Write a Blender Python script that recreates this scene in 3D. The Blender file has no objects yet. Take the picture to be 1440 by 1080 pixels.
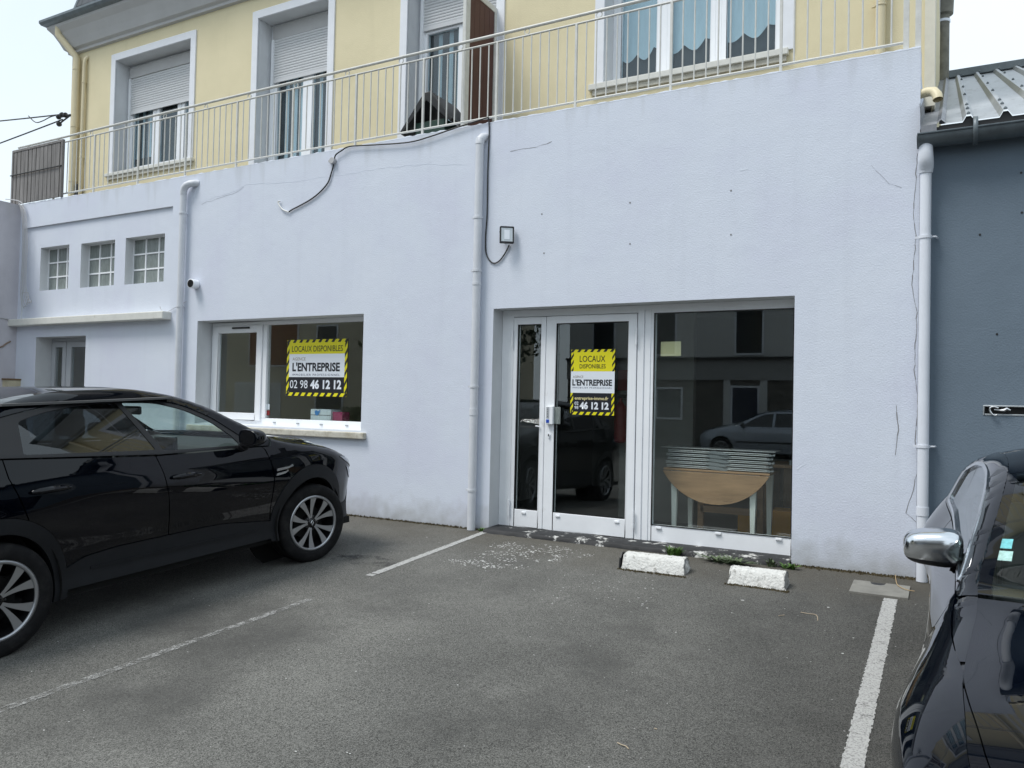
import bpy, bmesh, math, random
from mathutils import Vector, Matrix, geometry
random.seed(7)
sc = bpy.context.scene
R = math.radians
# ---------------------------------------------------------------- camera
cam_d = bpy.data.cameras.new('camera'); cam = bpy.data.objects.new('camera', cam_d)
sc.collection.objects.link(cam); sc.camera = cam
YAW, PIT, ROL, FPX, CZ = -0.504290, 0.0230061, 0.0217815, 1113.04, 1.363
CAM = Vector((0.0, -7.25, CZ))
_f = Vector((math.sin(YAW)*math.cos(PIT), math.cos(YAW)*math.cos(PIT), math.sin(PIT)))
_r = Vector((math.cos(YAW), -math.sin(YAW), 0)); _u = _r.cross(_f)
RT = _r*math.cos(ROL) + _u*math.sin(ROL); UP = -_r*math.sin(ROL) + _u*math.cos(ROL)
m = Matrix((RT, UP, -_f)).transposed().to_4x4(); m.translation = CAM
cam.matrix_world = m
cam_d.sensor_width = 36.0; cam_d.lens = 36.0*FPX/1440.0; cam_d.clip_start = 0.05; cam_d.clip_end = 600
# ---------------------------------------------------------------- sky and light
SUN_EL, SUN_AZ = R(60), R(-140)     # azimuth of the sun: behind the camera's left shoulder
w = bpy.data.worlds.new("World"); sc.world = w; w.use_nodes = True
nt = w.node_tree; bg = nt.nodes['Background']
sky = nt.nodes.new('ShaderNodeTexSky'); sky.sky_type = 'NISHITA'; sky.sun_disc = False
sky.sun_elevation = SUN_EL; sky.sun_rotation = R(220); sky.air_density = 1.0; sky.dust_density = 2.0
tc = nt.nodes.new('ShaderNodeTexCoord')
nz = nt.nodes.new('ShaderNodeTexNoise'); nz.inputs['Scale'].default_value = 1.6; nz.inputs['Detail'].default_value = 5
cr = nt.nodes.new('ShaderNodeValToRGB')
cr.color_ramp.elements[0].position = .3; cr.color_ramp.elements[0].color = (7.2, 8.5, 9.4, 1)
cr.color_ramp.elements[1].position = .75; cr.color_ramp.elements[1].color = (10.0, 11.0, 11.8, 1)
mx = nt.nodes.new('ShaderNodeMixRGB'); mx.inputs[0].default_value = .86
nt.links.new(tc.outputs['Generated'], nz.inputs['Vector']); nt.links.new(nz.outputs['Fac'], cr.inputs[0])
nt.links.new(sky.outputs[0], mx.inputs[1]); nt.links.new(cr.outputs[0], mx.inputs[2])
nt.links.new(mx.outputs[0], bg.inputs['Color']); bg.inputs['Strength'].default_value = 0.062
sd = bpy.data.lights.new('sun', 'SUN'); sd.energy = 1.5; sd.angle = R(22); sd.color = (1.0, .97, .93)
so = bpy.data.objects.new('sun', sd); sc.collection.objects.link(so)
sv = Vector((math.sin(R(-140))*math.cos(SUN_EL), math.cos(R(-140))*math.cos(SUN_EL), math.sin(SUN_EL)))
so.rotation_euler = sv.to_track_quat('Z', 'Y').to_euler()
sc.view_settings.view_transform = 'Standard'; sc.view_settings.look = 'None'
sc.view_settings.exposure = 0.89; sc.view_settings.gamma = 1.0; sc.view_settings.use_curve_mapping = False
# ---------------------------------------------------------------- tools
def onw(px, py, y=0.0):
    """point of the plane Y=y seen at a pixel of the 1440x1080 photo"""
    d = RT*((px-720)/FPX) - UP*((py-540)/FPX) + _f
    return CAM + d*((y-CAM.y)/d.y)
TG = math.tan(5.28e-2)
def gz(y): return TG*y if y > -7.4 else TG*-7.4
def ong(px, py):
    d = RT*((px-720)/FPX) - UP*((py-540)/FPX) + _f
    t = (TG*CAM.y-CAM.z)/(d.z-TG*d.y); return CAM + d*t
def tag(o, label=None, cat=None, group=None, kind=None):
    if label: o['label'] = label
    if cat: o['category'] = cat
    if group: o['group'] = group
    if kind: o['kind'] = kind
    return o
def empty(name, loc=(0,0,0), label=None, cat=None, group=None, rz=0):
    o = bpy.data.objects.new(name, None); sc.collection.objects.link(o)
    o.location = loc; o.rotation_euler = (0,0,rz); o.empty_display_size = .1
    return tag(o, label, cat, group)
def pchip(pts):
    pts = sorted(pts); xs = [p[0] for p in pts]; ys = [p[1] for p in pts]; n = len(xs)
    h = [xs[i+1]-xs[i] for i in range(n-1)]; d = [(ys[i+1]-ys[i])/h[i] for i in range(n-1)]
    mm = [d[0]]+[0 if d[i-1]*d[i] <= 0 else 2*d[i-1]*d[i]/(d[i-1]+d[i]) for i in range(1, n-1)]+[d[-1]]
    def f(x):
        if x <= xs[0]: return ys[0]+mm[0]*(x-xs[0])*.0
        if x >= xs[-1]: return ys[-1]
        i = 0
        while x > xs[i+1]: i += 1
        t = (x-xs[i])/h[i]
        return ((1+2*t)*(1-t)**2*ys[i] + t*(1-t)**2*h[i]*mm[i] + t*t*(3-2*t)*ys[i+1] + t*t*(t-1)*h[i]*mm[i+1])
    return f
class MB:
    def __init__(s): s.v = []; s.f = []; s.mi = []; s.n = {}
    def add(s, vs, fs, mi=0):
        b = len(s.v); s.v += [Vector(v) for v in vs]
        for f in fs: s.f.append([b+i for i in f]); s.mi.append(mi)
        return s
    def box(s, x0, x1, y0, y1, z0, z1, mi=0):
        return s.add([(x0,y0,z0),(x1,y0,z0),(x1,y1,z0),(x0,y1,z0),(x0,y0,z1),(x1,y0,z1),(x1,y1,z1),(x0,y1,z1)],
                     [(0,3,2,1),(4,5,6,7),(0,1,5,4),(1,2,6,5),(2,3,7,6),(3,0,4,7)], mi)
    def quad(s, a, b, c, d, mi=0): return s.add([a,b,c,d], [(0,1,2,3)], mi)
    def prism(s, pts, a, b, axis='x', mi=0):
        """pts: 2-D outline; axis x: (y,z) outline, y: (x,z), z: (x,y)"""
        def P(p, t): return {'x': (t,p[0],p[1]), 'y': (p[0],t,p[1]), 'z': (p[0],p[1],t)}[axis]
        n = len(pts); vs = [P(p,a) for p in pts]+[P(p,b) for p in pts]
        fs = [tuple(range(n)), tuple(range(2*n-1, n-1, -1))]+[(i, i+n, (i+1)%n+n, (i+1)%n) for i in range(n)]
        return s.add(vs, fs, mi)
    def tube(s, pts, r, n=10, mi=0, caps=True, closed=False):
        pts = [Vector(p) for p in pts]; m = len(pts); rs = r if isinstance(r, (list,tuple)) else [r]*m
        b = len(s.v); up = None
        for i, p in enumerate(pts):
            if closed: t = (pts[(i+1)%m]-pts[i-1])
            else: t = pts[min(i+1,m-1)]-pts[max(i-1,0)]
            t.normalize()
            if up is None: up = Vector((0,0,1)) if abs(t.z) < .9 else Vector((0,1,0))
            a = t.cross(up)
            if a.length < 1e-6: up = Vector((1,0,0)); a = t.cross(up)
            a.normalize(); c = a.cross(t).normalized(); up = c
            for k in range(n):
                q = 2*math.pi*k/n; s.v.append(p+(a*math.cos(q)+c*math.sin(q))*rs[i])
        L = m if closed else m-1
        for i in range(L):
            for k in range(n):
                j = (i+1)%m
                s.f.append([b+i*n+k, b+i*n+(k+1)%n, b+j*n+(k+1)%n, b+j*n+k]); s.mi.append(mi)
        if caps and not closed:
            s.f.append([b+k for k in range(n)]); s.mi.append(mi)
            s.f.append([b+(m-1)*n+k for k in range(n-1,-1,-1)]); s.mi.append(mi)
        return s
    def lathe(s, prof, axis='x', c=(0,0,0), n=32, mi=0, caps=True):
        """prof: (t along axis, radius)"""
        b = len(s.v); c = Vector(c)
        for t, r in prof:
            for k in range(n):
                q = 2*math.pi*k/n; u, v = r*math.cos(q), r*math.sin(q)
                s.v.append(c+Vector({'x': (t,u,v), 'y': (u,t,v), 'z': (u,v,t)}[axis]))
        for i in range(len(prof)-1):
            for k in range(n):
                s.f.append([b+i*n+k, b+i*n+(k+1)%n, b+(i+1)*n+(k+1)%n, b+(i+1)*n+k]); s.mi.append(mi)
        for i in (0, len(prof)-1):
            if caps and prof[i][1] > 1e-4: s.f.append([b+i*n+k for k in range(n)]); s.mi.append(mi)
        return s
    def grid(s, fn, us, vs, mi=0):
        b = len(s.v); nv = len(vs)
        for u in us:
            for v in vs: s.v.append(Vector(fn(u,v)))
        for i in range(len(us)-1):
            for j in range(nv-1):
                s.f.append([b+i*nv+j, b+i*nv+j+1, b+(i+1)*nv+j+1, b+(i+1)*nv+j]); s.mi.append(mi)
        return s
    def build(s, name, mats, parent=None, smooth=False, bevel=0, seg=2, fix=True, mat_world=None, angle=35):
        me = bpy.data.meshes.new(name); bm = bmesh.new()
        vs = [bm.verts.new(v) for v in s.v]; bm.verts.ensure_lookup_table()
        for f, mi in zip(s.f, s.mi):
            try: q = bm.faces.new([vs[i] for i in f]); q.material_index = mi
            except ValueError: pass
        if fix: bmesh.ops.remove_doubles(bm, verts=bm.verts, dist=1e-5); bmesh.ops.recalc_face_normals(bm, faces=bm.faces)
        if bevel:
            es = [e for e in bm.edges if len(e.link_faces) == 2 and e.calc_face_angle(0) > R(30)]
            bmesh.ops.bevel(bm, geom=es, offset=bevel, segments=seg, affect='EDGES', profile=.5, clamp_overlap=True)
        if smooth:
            for f in bm.faces: f.smooth = True
            for e in bm.edges:
                if len(e.link_faces) == 2 and e.calc_face_angle(0) > R(angle): e.smooth = False
        bm.to_mesh(me); bm.free()
        for mt in (mats if isinstance(mats, (list,tuple)) else [mats]): me.materials.append(mt)
        o = bpy.data.objects.new(name, me); sc.collection.objects.link(o)
        if parent: o.parent = parent
        return o
# ---------------------------------------------------------------- materials
def N(nt, t, **kw):
    n = nt.nodes.new(t)
    for k, v in kw.items(): setattr(n, k, v)
    return n
def mat(name, base=(.5,.5,.5), rough=.6, metal=0, spec=.5, vary=.0, vscale=3, bump=0, bscale=60, coat=0, dirt=None, dscale=1.2, dlo=.5, dhi=.75, bdist=.003, detail=6, stretch=None):
    mt = bpy.data.materials.new(name); mt.use_nodes = True; nt = mt.node_tree; b = nt.nodes['Principled BSDF']; L = nt.links.new
    b.inputs['Base Color'].default_value = (*base, 1); b.inputs['Roughness'].default_value = rough
    b.inputs['Metallic'].default_value = metal; b.inputs['Specular IOR Level'].default_value = spec
    b.inputs['Coat Weight'].default_value = coat; b.inputs['Coat Roughness'].default_value = .02
    tc = N(nt, 'ShaderNodeTexCoord'); vec = tc.outputs['Object']
    if stretch:
        mp = N(nt, 'ShaderNodeMapping'); mp.inputs['Scale'].default_value = stretch; L(vec, mp.inputs[0]); vec = mp.outputs[0]
    col = None
    if vary:
        n1 = N(nt, 'ShaderNodeTexNoise'); n1.inputs['Scale'].default_value = vscale; n1.inputs['Detail'].default_value = detail
        n1.inputs['Roughness'].default_value = .65; L(vec, n1.inputs['Vector'])
        r1 = N(nt, 'ShaderNodeValToRGB'); r1.color_ramp.elements[0].position = .3; r1.color_ramp.elements[1].position = .72
        r1.color_ramp.elements[0].color = (*[c*(1-vary) for c in base], 1); r1.color_ramp.elements[1].color = (*[min(1, c*(1+vary)) for c in base], 1)
        L(n1.outputs['Fac'], r1.inputs[0]); col = r1.outputs[0]
    if dirt:
        n2 = N(nt, 'ShaderNodeTexNoise'); n2.inputs['Scale'].default_value = dscale; n2.inputs['Detail'].default_value = 8; n2.inputs['Roughness'].default_value = .7
        L(vec, n2.inputs['Vector'])
        r2 = N(nt, 'ShaderNodeMapRange'); r2.inputs[1].default_value = dlo; r2.inputs[2].default_value = dhi; L(n2.outputs['Fac'], r2.inputs[0])
        m2 = N(nt, 'ShaderNodeMixRGB'); m2.inputs[2].default_value = (*dirt, 1); L(r2.outputs[0], m2.inputs[0])
        if col: L(col, m2.inputs[1])
        else: m2.inputs[1].default_value = (*base, 1)
        col = m2.outputs[0]
    if col: L(col, b.inputs['Base Color'])
    if bump:
        n3 = N(nt, 'ShaderNodeTexNoise'); n3.inputs['Scale'].default_value = bscale; n3.inputs['Detail'].default_value = 4; L(vec, n3.inputs['Vector'])
        bp = N(nt, 'ShaderNodeBump'); bp.inputs['Strength'].default_value = bump; bp.inputs['Distance'].default_value = bdist
        L(n3.outputs['Fac'], bp.inputs['Height']); L(bp.outputs[0], b.inputs['Normal'])
    return mt
def glass_mat(name, tint=(.9,.95,.93), r0=.035, power=4.5, rough=0.0):
    mt = bpy.data.materials.new(name); mt.use_nodes = True; nt = mt.node_tree; nt.nodes.clear(); L = nt.links.new
    out = N(nt, 'ShaderNodeOutputMaterial'); mxs = N(nt, 'ShaderNodeMixShader'); tr = N(nt, 'ShaderNodeBsdfTransparent'); gl = N(nt, 'ShaderNodeBsdfGlossy')
    tr.inputs[0].default_value = (*tint, 1); gl.inputs['Roughness'].default_value = rough; gl.inputs[0].default_value = (.95,.98,1,1)
    lw = N(nt, 'ShaderNodeLayerWeight'); pw = N(nt, 'ShaderNodeMath', operation='POWER'); pw.inputs[1].default_value = power
    mr = N(nt, 'ShaderNodeMapRange'); mr.inputs[3].default_value = r0; mr.inputs[4].default_value = .85
    L(lw.outputs['Facing'], pw.inputs[0]); L(pw.outputs[0], mr.inputs[0]); L(mr.outputs[0], mxs.inputs[0])
    L(tr.outputs[0], mxs.inputs[1]); L(gl.outputs[0], mxs.inputs[2]); L(mxs.outputs[0], out.inputs[0])
    return mt
def stucco(name, base, light, dark, zdirt=None):
    """rendered wall: fine grain, cloudy tone, rain streaks that run down, splash dirt near the ground"""
    mt = bpy.data.materials.new(name); mt.use_nodes = True; nt = mt.node_tree; b = nt.nodes['Principled BSDF']; L = nt.links.new
    b.inputs['Roughness'].default_value = .9; b.inputs['Specular IOR Level'].default_value = .2
    tc = N(nt, 'ShaderNodeTexCoord'); vec = tc.outputs['Object']
    n1 = N(nt, 'ShaderNodeTexNoise'); n1.inputs['Scale'].default_value = .9; n1.inputs['Detail'].default_value = 9; n1.inputs['Roughness'].default_value = .6; L(vec, n1.inputs['Vector'])
    r1 = N(nt, 'ShaderNodeValToRGB'); e = r1.color_ramp.elements; e[0].position = .28; e[0].color = (*dark,1); e[1].position = .72; e[1].color = (*light,1)
    k = r1.color_ramp.elements.new(.5); k.color = (*base,1); L(n1.outputs['Fac'], r1.inputs[0])
    mp = N(nt, 'ShaderNodeMapping'); mp.inputs['Scale'].default_value = (4.5, 4.5, .35); L(vec, mp.inputs[0])
    n2 = N(nt, 'ShaderNodeTexNoise'); n2.inputs['Scale'].default_value = 1.6; n2.inputs['Detail'].default_value = 7; L(mp.outputs[0], n2.inputs['Vector'])
    r2 = N(nt, 'ShaderNodeMapRange'); r2.inputs[1].default_value = .54; r2.inputs[2].default_value = .85; r2.inputs[4].default_value = .12; L(n2.outputs['Fac'], r2.inputs[0])
    m2 = N(nt, 'ShaderNodeMixRGB'); m2.inputs[2].default_value = (*[c*.62 for c in dark],1); L(r2.outputs[0], m2.inputs[0]); L(r1.outputs[0], m2.inputs[1])
    col = m2.outputs[0]
    if zdirt:
        sx = N(nt, 'ShaderNodeSeparateXYZ'); L(vec, sx.inputs[0])
        n4 = N(nt, 'ShaderNodeTexNoise'); n4.inputs['Scale'].default_value = 7; n4.inputs['Detail'].default_value = 8; L(vec, n4.inputs['Vector'])
        ad = N(nt, 'ShaderNodeMath', operation='MULTIPLY_ADD'); ad.inputs[1].default_value = .42; L(n4.outputs['Fac'], ad.inputs[0]); 
        ng = N(nt, 'ShaderNodeMath', operation='MULTIPLY'); ng.inputs[1].default_value = -1; L(sx.outputs[2], ng.inputs[0]); L(ng.outputs[0], ad.inputs[2])
        r4 = N(nt, 'ShaderNodeMapRange'); r4.inputs[1].default_value = -.08; r4.inputs[2].default_value = .26; r4.inputs[4].default_value = .75; L(ad.outputs[0], r4.inputs[0])
        m4 = N(nt, 'ShaderNodeMixRGB'); m4.inputs[2].default_value = (*zdirt,1); L(r4.outputs[0], m4.inputs[0]); L(col, m4.inputs[1]); col = m4.outputs[0]
        # dirt washed down from the coping
        ad2 = N(nt, 'ShaderNodeMath', operation='MULTIPLY_ADD'); ad2.inputs[1].default_value = 1.1; L(n2.outputs['Fac'], ad2.inputs[0]); L(sx.outputs[2], ad2.inputs[2])
        r5 = N(nt, 'ShaderNodeMapRange'); r5.inputs[1].default_value = 4.80; r5.inputs[2].default_value = 5.25; r5.inputs[4].default_value = .32; L(ad2.outputs[0], r5.inputs[0])
        m5 = N(nt, 'ShaderNodeMixRGB'); m5.inputs[2].default_value = (.36,.37,.33,1); L(r5.outputs[0], m5.inputs[0]); L(col, m5.inputs[1]); col = m5.outputs[0]
    L(col, b.inputs['Base Color'])
    n3 = N(nt, 'ShaderNodeTexNoise'); n3.inputs['Scale'].default_value = 75; n3.inputs['Detail'].default_value = 5; L(vec, n3.inputs['Vector'])
    n5 = N(nt, 'ShaderNodeTexNoise'); n5.inputs['Scale'].default_value = 5; n5.inputs['Detail'].default_value = 5; L(vec, n5.inputs['Vector'])
    mm = N(nt, 'ShaderNodeMath', operation='MULTIPLY_ADD'); mm.inputs[1].default_value = 1.4; L(n5.outputs['Fac'], mm.inputs[0]); L(n3.outputs['Fac'], mm.inputs[2])
    bp = N(nt, 'ShaderNodeBump'); bp.inputs['Strength'].default_value = .42; bp.inputs['Distance'].default_value = .006
    L(mm.outputs[0], bp.inputs['Height']); L(bp.outputs[0], b.inputs['Normal'])
    return mt
M = {}
M['facade'] = stucco('pale_lilac_render', (.655,.697,.785), (.68,.722,.80), (.625,.65,.76), (.34,.345,.34))
M['reveal'] = mat('reveal_render', (.62,.64,.66), .85, vary=.06, vscale=3, bump=.4, bscale=70)
M['sidewall'] = stucco('old_pinkish_render', (.55,.54,.58), (.62,.61,.66), (.44,.43,.47), (.30,.29,.27))
M['yellow'] = stucco('yellow_render', (.71,.635,.43), (.75,.67,.46), (.65,.58,.39))
M['grey_wall'] = stucco('blue_grey_render', (.150,.192,.236), (.163,.207,.254), (.133,.172,.212))
M['trim'] = mat('white_trim_paint', (.74,.76,.80), .6, vary=.05, vscale=4, bump=.15, bscale=40)
M['stone'] = mat('sill_stone', (.56,.54,.47), .85, vary=.16, vscale=9, bump=.5, bscale=50, dirt=(.34,.30,.22), dscale=6)
M['sillpaint'] = mat('painted_sill', (.66,.66,.62), .75, vary=.08, vscale=6, bump=.2, bscale=40, dirt=(.38,.34,.26), dscale=4, dlo=.6, dhi=.8)
M['pvc'] = mat('white_pvc', (.86,.88,.91), .32, vary=.03, vscale=2)
M['alu'] = mat('white_lacquered_aluminium', (.85,.87,.90), .35, vary=.04, vscale=3, dirt=(.55,.55,.53), dscale=5, dlo=.62, dhi=.85)
M['greyalu'] = mat('grey_aluminium', (.42,.44,.47), .4)
M['rail'] = mat('off_white_railing_paint', (.60,.60,.57), .5, vary=.10, vscale=12, dirt=(.36,.27,.17), dscale=9, dlo=.66, dhi=.8)
M['galv'] = mat('galvanised_steel', (.48,.51,.53), .42, .8, vary=.1, vscale=12)
M['shutter'] = mat('roller_shutter_pvc', (.62,.63,.64), .5)
M['pipe'] = mat('off_white_pipe', (.62,.64,.68), .45, vary=.06, vscale=5, dirt=(.44,.42,.38), dscale=5, dlo=.6, dhi=.9)
M['creampipe'] = mat('cream_pipe', (.66,.58,.39), .5, vary=.05, vscale=6)
M['black'] = mat('black_plastic', (.012,.012,.013), .45)
M['pipe2'] = mat('rain_pipe_lilac_white', (.70,.73,.79), .4, vary=.04, vscale=4)
M['cable'] = mat('black_cable', (.02,.02,.022), .5)
M['whitecable'] = mat('white_cable', (.7,.7,.68), .5)
M['oldcable'] = mat('painted_cable', (.46,.46,.47), .6)
M['wood'] = mat('weathered_boards', (.20,.19,.185), .85, vary=.35, vscale=3, bump=.5, bscale=20, stretch=(6,6,.7))
M['slate'] = mat('dark_slate', (.035,.042,.052), .5, vary=.35, vscale=9, bump=.5, bscale=14)
M['zinc'] = mat('zinc_gutter', (.14,.165,.18), .45, .3, vary=.2, vscale=8)
M['soffit'] = mat('grey_white_soffit', (.50,.50,.50), .8, vary=.06, vscale=2)
M['sheet'] = mat('metal_roof_sheet', (.40,.42,.44), .42, .55, vary=.13, vscale=2.5, dirt=(.18,.18,.17), dscale=3, dlo=.55, dhi=.8, stretch=(3,.6,1))
M['flash'] = mat('lead_flashing', (.22,.23,.25), .5, .3, vary=.25, vscale=6)
M['fibre'] = mat('grey_fibre_cement', (.19,.185,.155), .9, vary=.25, vscale=8, bump=.5, bscale=40)
M['threshold'] = mat('worn_black_threshold', (.018,.019,.021), .7, vary=.3, vscale=12, dirt=(.55,.55,.53), dscale=6, dlo=.565, dhi=.62, bump=.5, bscale=30)
M['kerbpaint'] = mat('white_painted_concrete', (.66,.66,.635), .85, vary=.05, vscale=20, dirt=(.26,.25,.23), dscale=26, dlo=.55, dhi=.70, bump=1.0, bscale=55, bdist=.012)
M['concrete'] = mat('grey_concrete', (.21,.205,.185), .9, vary=.18, vscale=9, bump=.5, bscale=80)
M['roomwall'] = mat('room_wall', (.26,.26,.25), .9, vary=.05, vscale=2)
M['roombeige'] = mat('room_wall_beige', (.62,.57,.45), .9, vary=.05, vscale=2)
M['roomfloor'] = mat('room_floor', (.12,.12,.12), .35, vary=.1, vscale=3)
M['curtain'] = mat('pale_blue_curtain', (.68,.76,.81), .9, vary=.07, vscale=5, stretch=(5,1,.8), bump=.3, bscale=30)
M['curtainw'] = mat('white_net_curtain', (.55,.62,.66), .9, vary=.12, vscale=9, stretch=(5,1,1))
M['brown'] = mat('dark_red_brown_panel', (.075,.028,.022), .6, vary=.12, vscale=5)
M['pine'] = mat('table_wood', (.42,.255,.14), .5, vary=.25, vscale=2.2, stretch=(1.2,3,7), dirt=(.15,.07,.035), dscale=3, dlo=.62, dhi=.72)
M['whitepaint'] = mat('white_furniture_paint', (.84,.87,.83), .45)
M['steel'] = mat('brushed_steel_tube', (.55,.57,.58), .35, .7, vary=.12, vscale=14)
M['yel'] = mat('poster_yellow', (.80,.72,.015), .4)
M['pblack'] = mat('poster_black', (.012,.013,.02), .4)
M['pwhite'] = mat('poster_white', (.78,.82,.88), .4)
M['pgrey'] = mat('poster_brown_grey', (.30,.25,.19), .5)
M['pgold'] = mat('poster_gold', (.70,.62,.33), .5)
M['navy'] = mat('poster_navy', (.02,.03,.10), .5)
M['red'] = mat('red_plastic', (.22,.02,.02), .4)
M['blue'] = mat('blue_plastic', (.01,.07,.45), .35)
M['logoblue'] = mat('logo_blue', (.02,.20,.52), .5)
M['crimson'] = mat('crimson_card', (.35,.03,.12), .6)
M['ochre'] = mat('ochre_card', (.62,.30,.03), .7)
M['cream'] = mat('cream_paper', (.75,.70,.42), .7)
M['glass'] = glass_mat('window_glass', (.94,.965,.955), r0=.065)
M['glass_dim'] = glass_mat('upper_window_glass', (.82,.88,.90), r0=.045)
M['glassblock'] = mat('glass_block', (.22,.25,.24), .25, vary=.3, vscale=16, spec=.6, bump=.5, bscale=25, stretch=(3,1,.5))
M['white_line'] = mat('worn_white_paint', (.55,.55,.55), .8, vary=.1, vscale=20, bump=.4, bscale=150)
M['moss'] = mat('moss', (.07,.065,.02), .95, vary=.5, vscale=25)
M['leaf'] = mat('weed_leaf', (.07,.15,.025), .6, vary=.3, vscale=20)
M['leaf2'] = mat('grey_green_leaf', (.10,.14,.07), .7, vary=.3, vscale=20)
# ---------------------------------------------------------------- ground
def asphalt():
    mt = bpy.data.materials.new('asphalt'); mt.use_nodes = True; nt = mt.node_tree; b = nt.nodes['Principled BSDF']; L = nt.links.new
    tc = N(nt, 'ShaderNodeTexCoord'); vec = tc.outputs['Object']
    def noise(s, d=5, r=.6):
        n = N(nt, 'ShaderNodeTexNoise'); n.inputs['Scale'].default_value = s; n.inputs['Detail'].default_value = d; n.inputs['Roughness'].default_value = r; L(vec, n.inputs['Vector']); return n.outputs['Fac']
    def ramp(src, p0, c0, p1, c1):
        r = N(nt, 'ShaderNodeValToRGB'); e = r.color_ramp.elements; e[0].position = p0; e[0].color = (*c0,1); e[1].position = p1; e[1].color = (*c1,1); L(src, r.inputs[0]); return r.outputs[0]
    def mix(f, a, c, mode='MIX'):
        x = N(nt, 'ShaderNodeMixRGB', blend_type=mode)
        if isinstance(f, float): x.inputs[0].default_value = f
        else: L(f, x.inputs[0])
        for i, q in ((1,a),(2,c)):
            if isinstance(q, tuple): x.inputs[i].default_value = (*q,1)
            else: L(q, x.inputs[i])
        return x.outputs[0]
    base = ramp(noise(.8, 8), .3, (.084,.084,.081), .74, (.140,.1395,.133))
    v = N(nt, 'ShaderNodeTexVoronoi'); v.inputs['Scale'].default_value = 230; L(vec, v.inputs['Vector'])
    stone = ramp(v.outputs['Color'], .06, (.22,.22,.21), 1.0, (2.3,2.28,2.2))
    c = mix(1.0, base, stone, 'MULTIPLY')
    v2 = N(nt, 'ShaderNodeTexVoronoi'); v2.inputs['Scale'].default_value = 62; L(vec, v2.inputs['Vector'])
    r2 = N(nt, 'ShaderNodeMapRange'); r2.inputs[1].default_value = .16; r2.inputs[2].default_value = .08; L(v2.outputs['Distance'], r2.inputs[0])
    n9 = N(nt, 'ShaderNodeMapRange'); n9.inputs[1].default_value = .55; n9.inputs[2].default_value = .6; L(noise(31, 2), n9.inputs[0])
    mm = N(nt, 'ShaderNodeMath', operation='MULTIPLY'); L(r2.outputs[0], mm.inputs[0]); L(n9.outputs[0], mm.inputs[1])
    c = mix(mm.outputs[0], c, (.40,.39,.37))
    # fine dust and scuffs, darker seep marks, brown silt by the wall
    r3 = N(nt, 'ShaderNodeMapRange'); r3.inputs[1].default_value = .56; r3.inputs[2].default_value = .80; r3.inputs[4].default_value = .45; L(noise(2.3, 9, .7), r3.inputs[0])
    c = mix(r3.outputs[0], c, (.24,.235,.22))
    r4 = N(nt, 'ShaderNodeMapRange'); r4.inputs[1].default_value = .52; r4.inputs[2].default_value = .68; r4.inputs[4].default_value = .7; L(noise(.7, 9, .62), r4.inputs[0])
    c = mix(r4.outputs[0], c, (.062,.061,.058))
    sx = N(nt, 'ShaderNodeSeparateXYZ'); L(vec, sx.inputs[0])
    dm = N(nt, 'ShaderNodeMath', operation='MULTIPLY_ADD'); dm.inputs[1].default_value = 3.2; L(noise(.55, 7, .6), dm.inputs[0]); L(sx.outputs[0], dm.inputs[2])   # asphalt colour darkens towards the right, edge broken up by noise
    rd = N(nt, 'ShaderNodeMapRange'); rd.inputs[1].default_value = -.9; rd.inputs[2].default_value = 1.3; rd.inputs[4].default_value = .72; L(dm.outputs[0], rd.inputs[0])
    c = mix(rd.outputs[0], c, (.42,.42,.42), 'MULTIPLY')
    ad = N(nt, 'ShaderNodeMath', operation='MULTIPLY_ADD'); ad.inputs[1].default_value = 1.5; L(noise(1.7, 8), ad.inputs[0]); L(sx.outputs[1], ad.inputs[2])
    r5 = N(nt, 'ShaderNodeMapRange'); r5.inputs[1].default_value = -.35; r5.inputs[2].default_value = .75; r5.inputs[4].default_value = .65; L(ad.outputs[0], r5.inputs[0])
    c = mix(r5.outputs[0], c, (.088,.078,.060))
    L(c, b.inputs['Base Color']); b.inputs['Roughness'].default_value = .88; b.inputs['Specular IOR Level'].default_value = .3
    bp = N(nt, 'ShaderNodeBump'); bp.inputs['Strength'].default_value = .7; bp.inputs['Distance'].default_value = .004
    L(v.outputs['Distance'], bp.inputs['Height']); L(bp.outputs[0], b.inputs['Normal'])
    return mt
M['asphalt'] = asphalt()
g = MB(); ys = [-60, -36, -28, -22, -17, -12, -9, -7.4, -6, -5, -4, -3, -2, -1, -.3, .25]
def gh(y): return gz(y) if y > -9 else (-.39 if y > -12 else -.39+.015*(-12-y))
g.grid(lambda x, y: (x, y, gh(y)), [-60,-30,-16]+[-14+i for i in range(30)]+[18,30,60], ys)
tag(g.build('ground', M['asphalt']), kind='structure')
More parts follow.
